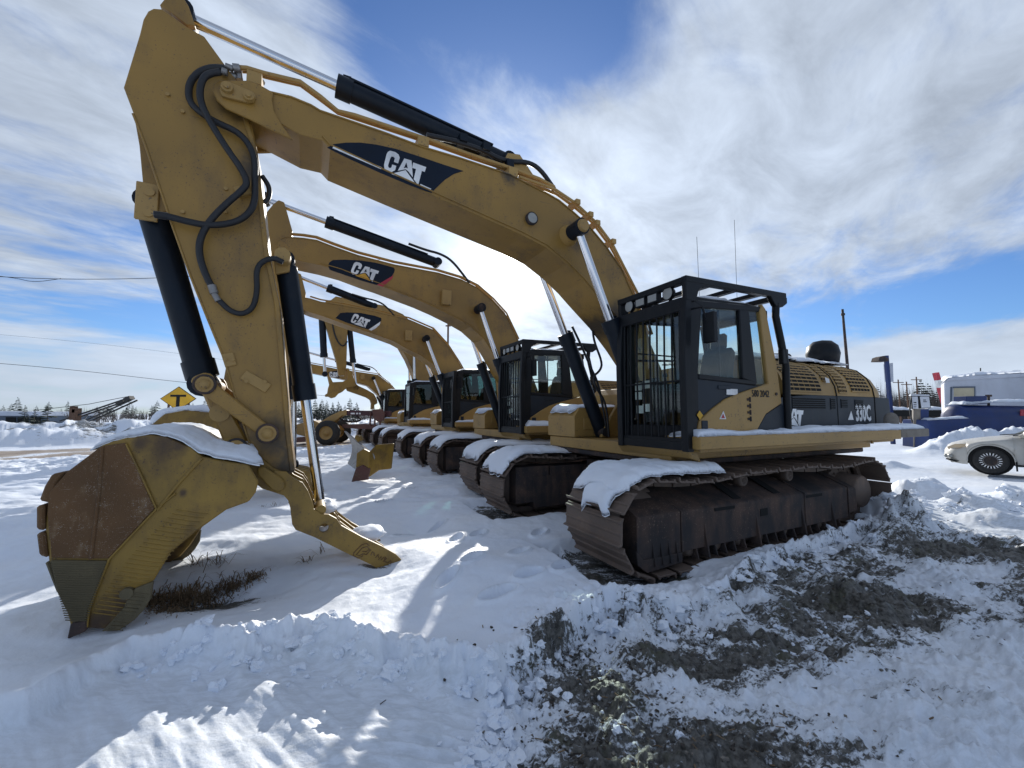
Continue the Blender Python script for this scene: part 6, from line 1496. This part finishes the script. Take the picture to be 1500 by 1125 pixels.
    def mir(mb):
        mb.ball((-.62, sg*.07, 1.03), .1, 6, 0, (.7, .9, .75)); mb.bar((-.62, sg*-.1, .99), (-.62, sg*.05, 1.0), .05, .04)
    part('mirror', None, mir, M['carpaint'], b)
    part('mirror_rim', None, lambda mb: mb.lathe([(0, .075), (.015, .08), (.03, .07)], (-.69, sg*.07, 1.03), (-1, 0, 0), 16), M['black'], b)
    def tyre(mb): mb.lathe([(-.10, .20), (-.105, .27), (-.085, .315), (-.03, .327), (.03, .327), (.085, .315), (.105, .27), (.095, .205)], (0, 0, 0), (0, 1, 0), 36)
    def cap(mb):
        mb.lathe([(.075, .212), (.085, .205), (.06, .20), (.065, .135), (.085, .12), (.09, .05), (.085, .001)], (0, 0, 0), (0, sg, 0), 36)
        for k in range(20):
            a = 2*math.pi*k/20; mb.bar((.14*math.cos(a), sg*.075, .14*math.sin(a)), (.198*math.cos(a), sg*.075, .198*math.sin(a)), .022, .02, 1, (0, 1, 0))
        mb.lathe([(.086, .12), (.09, .11), (.092, .05), (.09, .001)], (0, 0, 0), (0, sg, 0), 20, 2)
    for hx in (0, -WB):
        w_ = part('wheel', ('cw_',), tyre, M['rubber'], root); w_.location = (hx, -sg*.13, .325)
        part('hubcap', ('ch_',), cap, [M['steel'], M['white'], M['trackdark']], w_)
car()
# ------------------------------------------------------------------ grass, twigs, clods
def dry_grass():
    rd = random.Random(3); mb = MB()
    def tuft(cx, cy, n, hgt, spread, lean=(0, 0)):
        for _ in range(n):
            a = rd.uniform(0, 6.28); r = abs(rd.gauss(0, spread)); x, y = cx+r*math.cos(a), cy+r*math.sin(a)
            z = gz_cache(x, y)-.02; L = hgt*rd.uniform(.4, 1.2); b = rd.uniform(0, 6.28); ln = rd.uniform(.3, 1.9)
            dx, dy = L*ln*math.cos(b)+lean[0]*L, L*ln*math.sin(b)+lean[1]*L; wv = .0035
            px_, py_ = -math.sin(b)*wv, math.cos(b)*wv
            m = (x+dx*.45, y+dy*.45, z+L*.75); e = (x+dx, y+dy, z+L*rd.uniform(.45, .95))
            mb.add([(x-px_, y-py_, z), (x+px_, y+py_, z), (m[0]+px_, m[1]+py_, m[2]), (m[0]-px_, m[1]-py_, m[2]), e], [(0, 1, 2, 3), (3, 2, 4)])
    for px, py, n, h_, s_ in ((225, 884, 360, .08, .13), (265, 876, 420, .11, .11), (300, 872, 340, .10, .11), (340, 862, 260, .09, .10), (372, 856, 120, .08, .07), (250, 895, 260, .05, .14), (320, 838, 30, .16, .10), (285, 838, 20, .18, .06)):
        x, y = gp(px, py, .0); tuft(x, y, n, h_, s_)
    for px, py, n, h_, s_ in ((447, 826, 16, .10, .05), (470, 812, 8, .14, .05), (400, 745, 16, .08, .14)):
        x, y = gp(px, py, .08); tuft(x, y, n, h_, s_)
    mb.build('dry_grass', M['grass'], None, label='dry brown grass in the hollow under the bucket', kind='stuff')
_gc = {}
def gz_cache(x, y):
    k = (round(x, 2), round(y, 2))
    if k not in _gc: _gc[k] = gh(x, y)
    return _gc[k]
dry_grass()
def debris():
    """bark, leaves and grit strewn on the scraped ground"""
    rd = random.Random(11); rows = []
    for (px, py, sx_, sy_, n) in ((780, 985, 60, 30, 260), (850, 930, 50, 25, 240), (960, 900, 70, 25, 260), (900, 1010, 110, 50, 620), (1050, 1060, 130, 45, 560), (1250, 870, 140, 50, 700), (1420, 810, 110, 40, 380), (1180, 830, 70, 30, 200), (1330, 980, 160, 50, 160), (1290, 780, 50, 15, 160), (820, 1070, 60, 40, 240), (690, 1010, 20, 12, 60)):
        for _ in range(n): rows.append((rd.gauss(px, sx_), rd.gauss(py, sy_)))
    pts = [gp(a, b, 0) for a, b in rows if b > 700]
    X = np.array([p[0] for p in pts]); Y = np.array([p[1] for p in pts]); H, mud, _, _ = ground_fields(X, Y)
    mb = MB()
    for x, y, h, m in zip(X, Y, H, mud):
        if rd.random() > .05+m*.45: continue
        t = rd.random(); a = rd.uniform(0, 3.14); rot = Matrix.Rotation(a, 3, 'Z') @ Matrix.Rotation(rd.uniform(-.5, .5), 3, 'X')
        d = math.hypot(x, y)
        if t < .30: L = rd.uniform(.015, .05); mb.box((x, y, h+.006), (L, rd.uniform(.003, .007), rd.uniform(.003, .006)), rot, rd.choice((0, 0, 2)))
        elif t < .75:
            s_ = rd.uniform(.005, .016); mb.box((x, y, h+s_*.3), (s_*rd.uniform(.8, 1.6), s_, s_*.7), rot, rd.choice((0, 1, 1)))
        else:
            s_ = rd.uniform(.008, .02); q = [rot @ Vector((s_*math.cos(k*1.256)*rd.uniform(.6, 1.2), s_*.6*math.sin(k*1.256), rd.uniform(0, .012))) for k in range(5)]
            mb.add([(x+p.x, y+p.y, h+.008+p.z) for p in q]+[(x, y, h+.014)], [(0, 1, 5), (1, 2, 5), (2, 3, 5), (3, 4, 5), (4, 0, 5)], 0)
    mb.build('ground_debris', [M['bark'], M['concrete'], M['grass']], None, label='twigs, bark and grit strewn over the scraped ground', kind='stuff')
debris()
def lumps():
    """broken lumps of snow along the scraped edge"""
    rd = random.Random(21); mb = MB()
    base = MB(); base.ball((0, 0, 0), 1, 5); B = base.v; Fc = base.f
    def put_l(x, y, r):
        h = gz_cache(x, y); s1, s2 = rd.uniform(0, 90), rd.uniform(0, 90); a = rd.uniform(0, 6.28); c, s_ = math.cos(a), math.sin(a)
        sq = (rd.uniform(.8, 1.4), rd.uniform(.7, 1.1), rd.uniform(.5, .85))
        vs = []
        for p in B:
            k = 1+1.5*(vn([p[0]*1.9+s1], [p[1]*1.9+p[2]*2.6+s2], 5)[0]-.5)
            q = (p[0]*sq[0]*k*r, p[1]*sq[1]*k*r, p[2]*sq[2]*k*r)
            vs.append((x+q[0]*c-q[1]*s_, y+q[0]*s_+q[1]*c, h+q[2]+r*.2))
        mb.add(vs, Fc, 0, False)
    for k in range(len(edge_px)-1):
        a, b = edge_px[k], edge_px[k+1]
        if a[0] < 150 or b[0] > 1560: continue
        n = int((b[0]-a[0])*(.16 if b[0] < 700 else .22))
        for _ in range(n):
            t = rd.random(); px, py = a[0]+(b[0]-a[0])*t, a[1]+(b[1]-a[1])*t
            x, y = gp(px+rd.gauss(0, 6), py+abs(rd.gauss(0, 16))+2, .02); put_l(x, y, min(.075, abs(rd.gauss(.014, .018))+.006)*(1.0 if px < 720 else 1.25))
    for px, py, sx_, sy_, n, r in ((800, 1000, 40, 25, 24, .02), (725, 1070, 18, 40, 40, .03), (700, 1110, 30, 15, 20, .03), (1255, 772, 25, 8, 20, .06), (1320, 760, 30, 10, 30, .07), (1390, 742, 60, 8, 40, .06), (950, 1000, 80, 50, 14, .02), (1160, 905, 60, 30, 16, .02), (560, 1000, 80, 14, 60, .012)):
        for _ in range(n):
            x, y = gp(rd.gauss(px, sx_), rd.gauss(py, sy_), 0); put_l(x, y, r*rd.uniform(.3, 1.4))
    mb.build('snow_lumps', M['snow'], None, label='broken lumps of snow along the scraped edge', kind='stuff')
lumps()
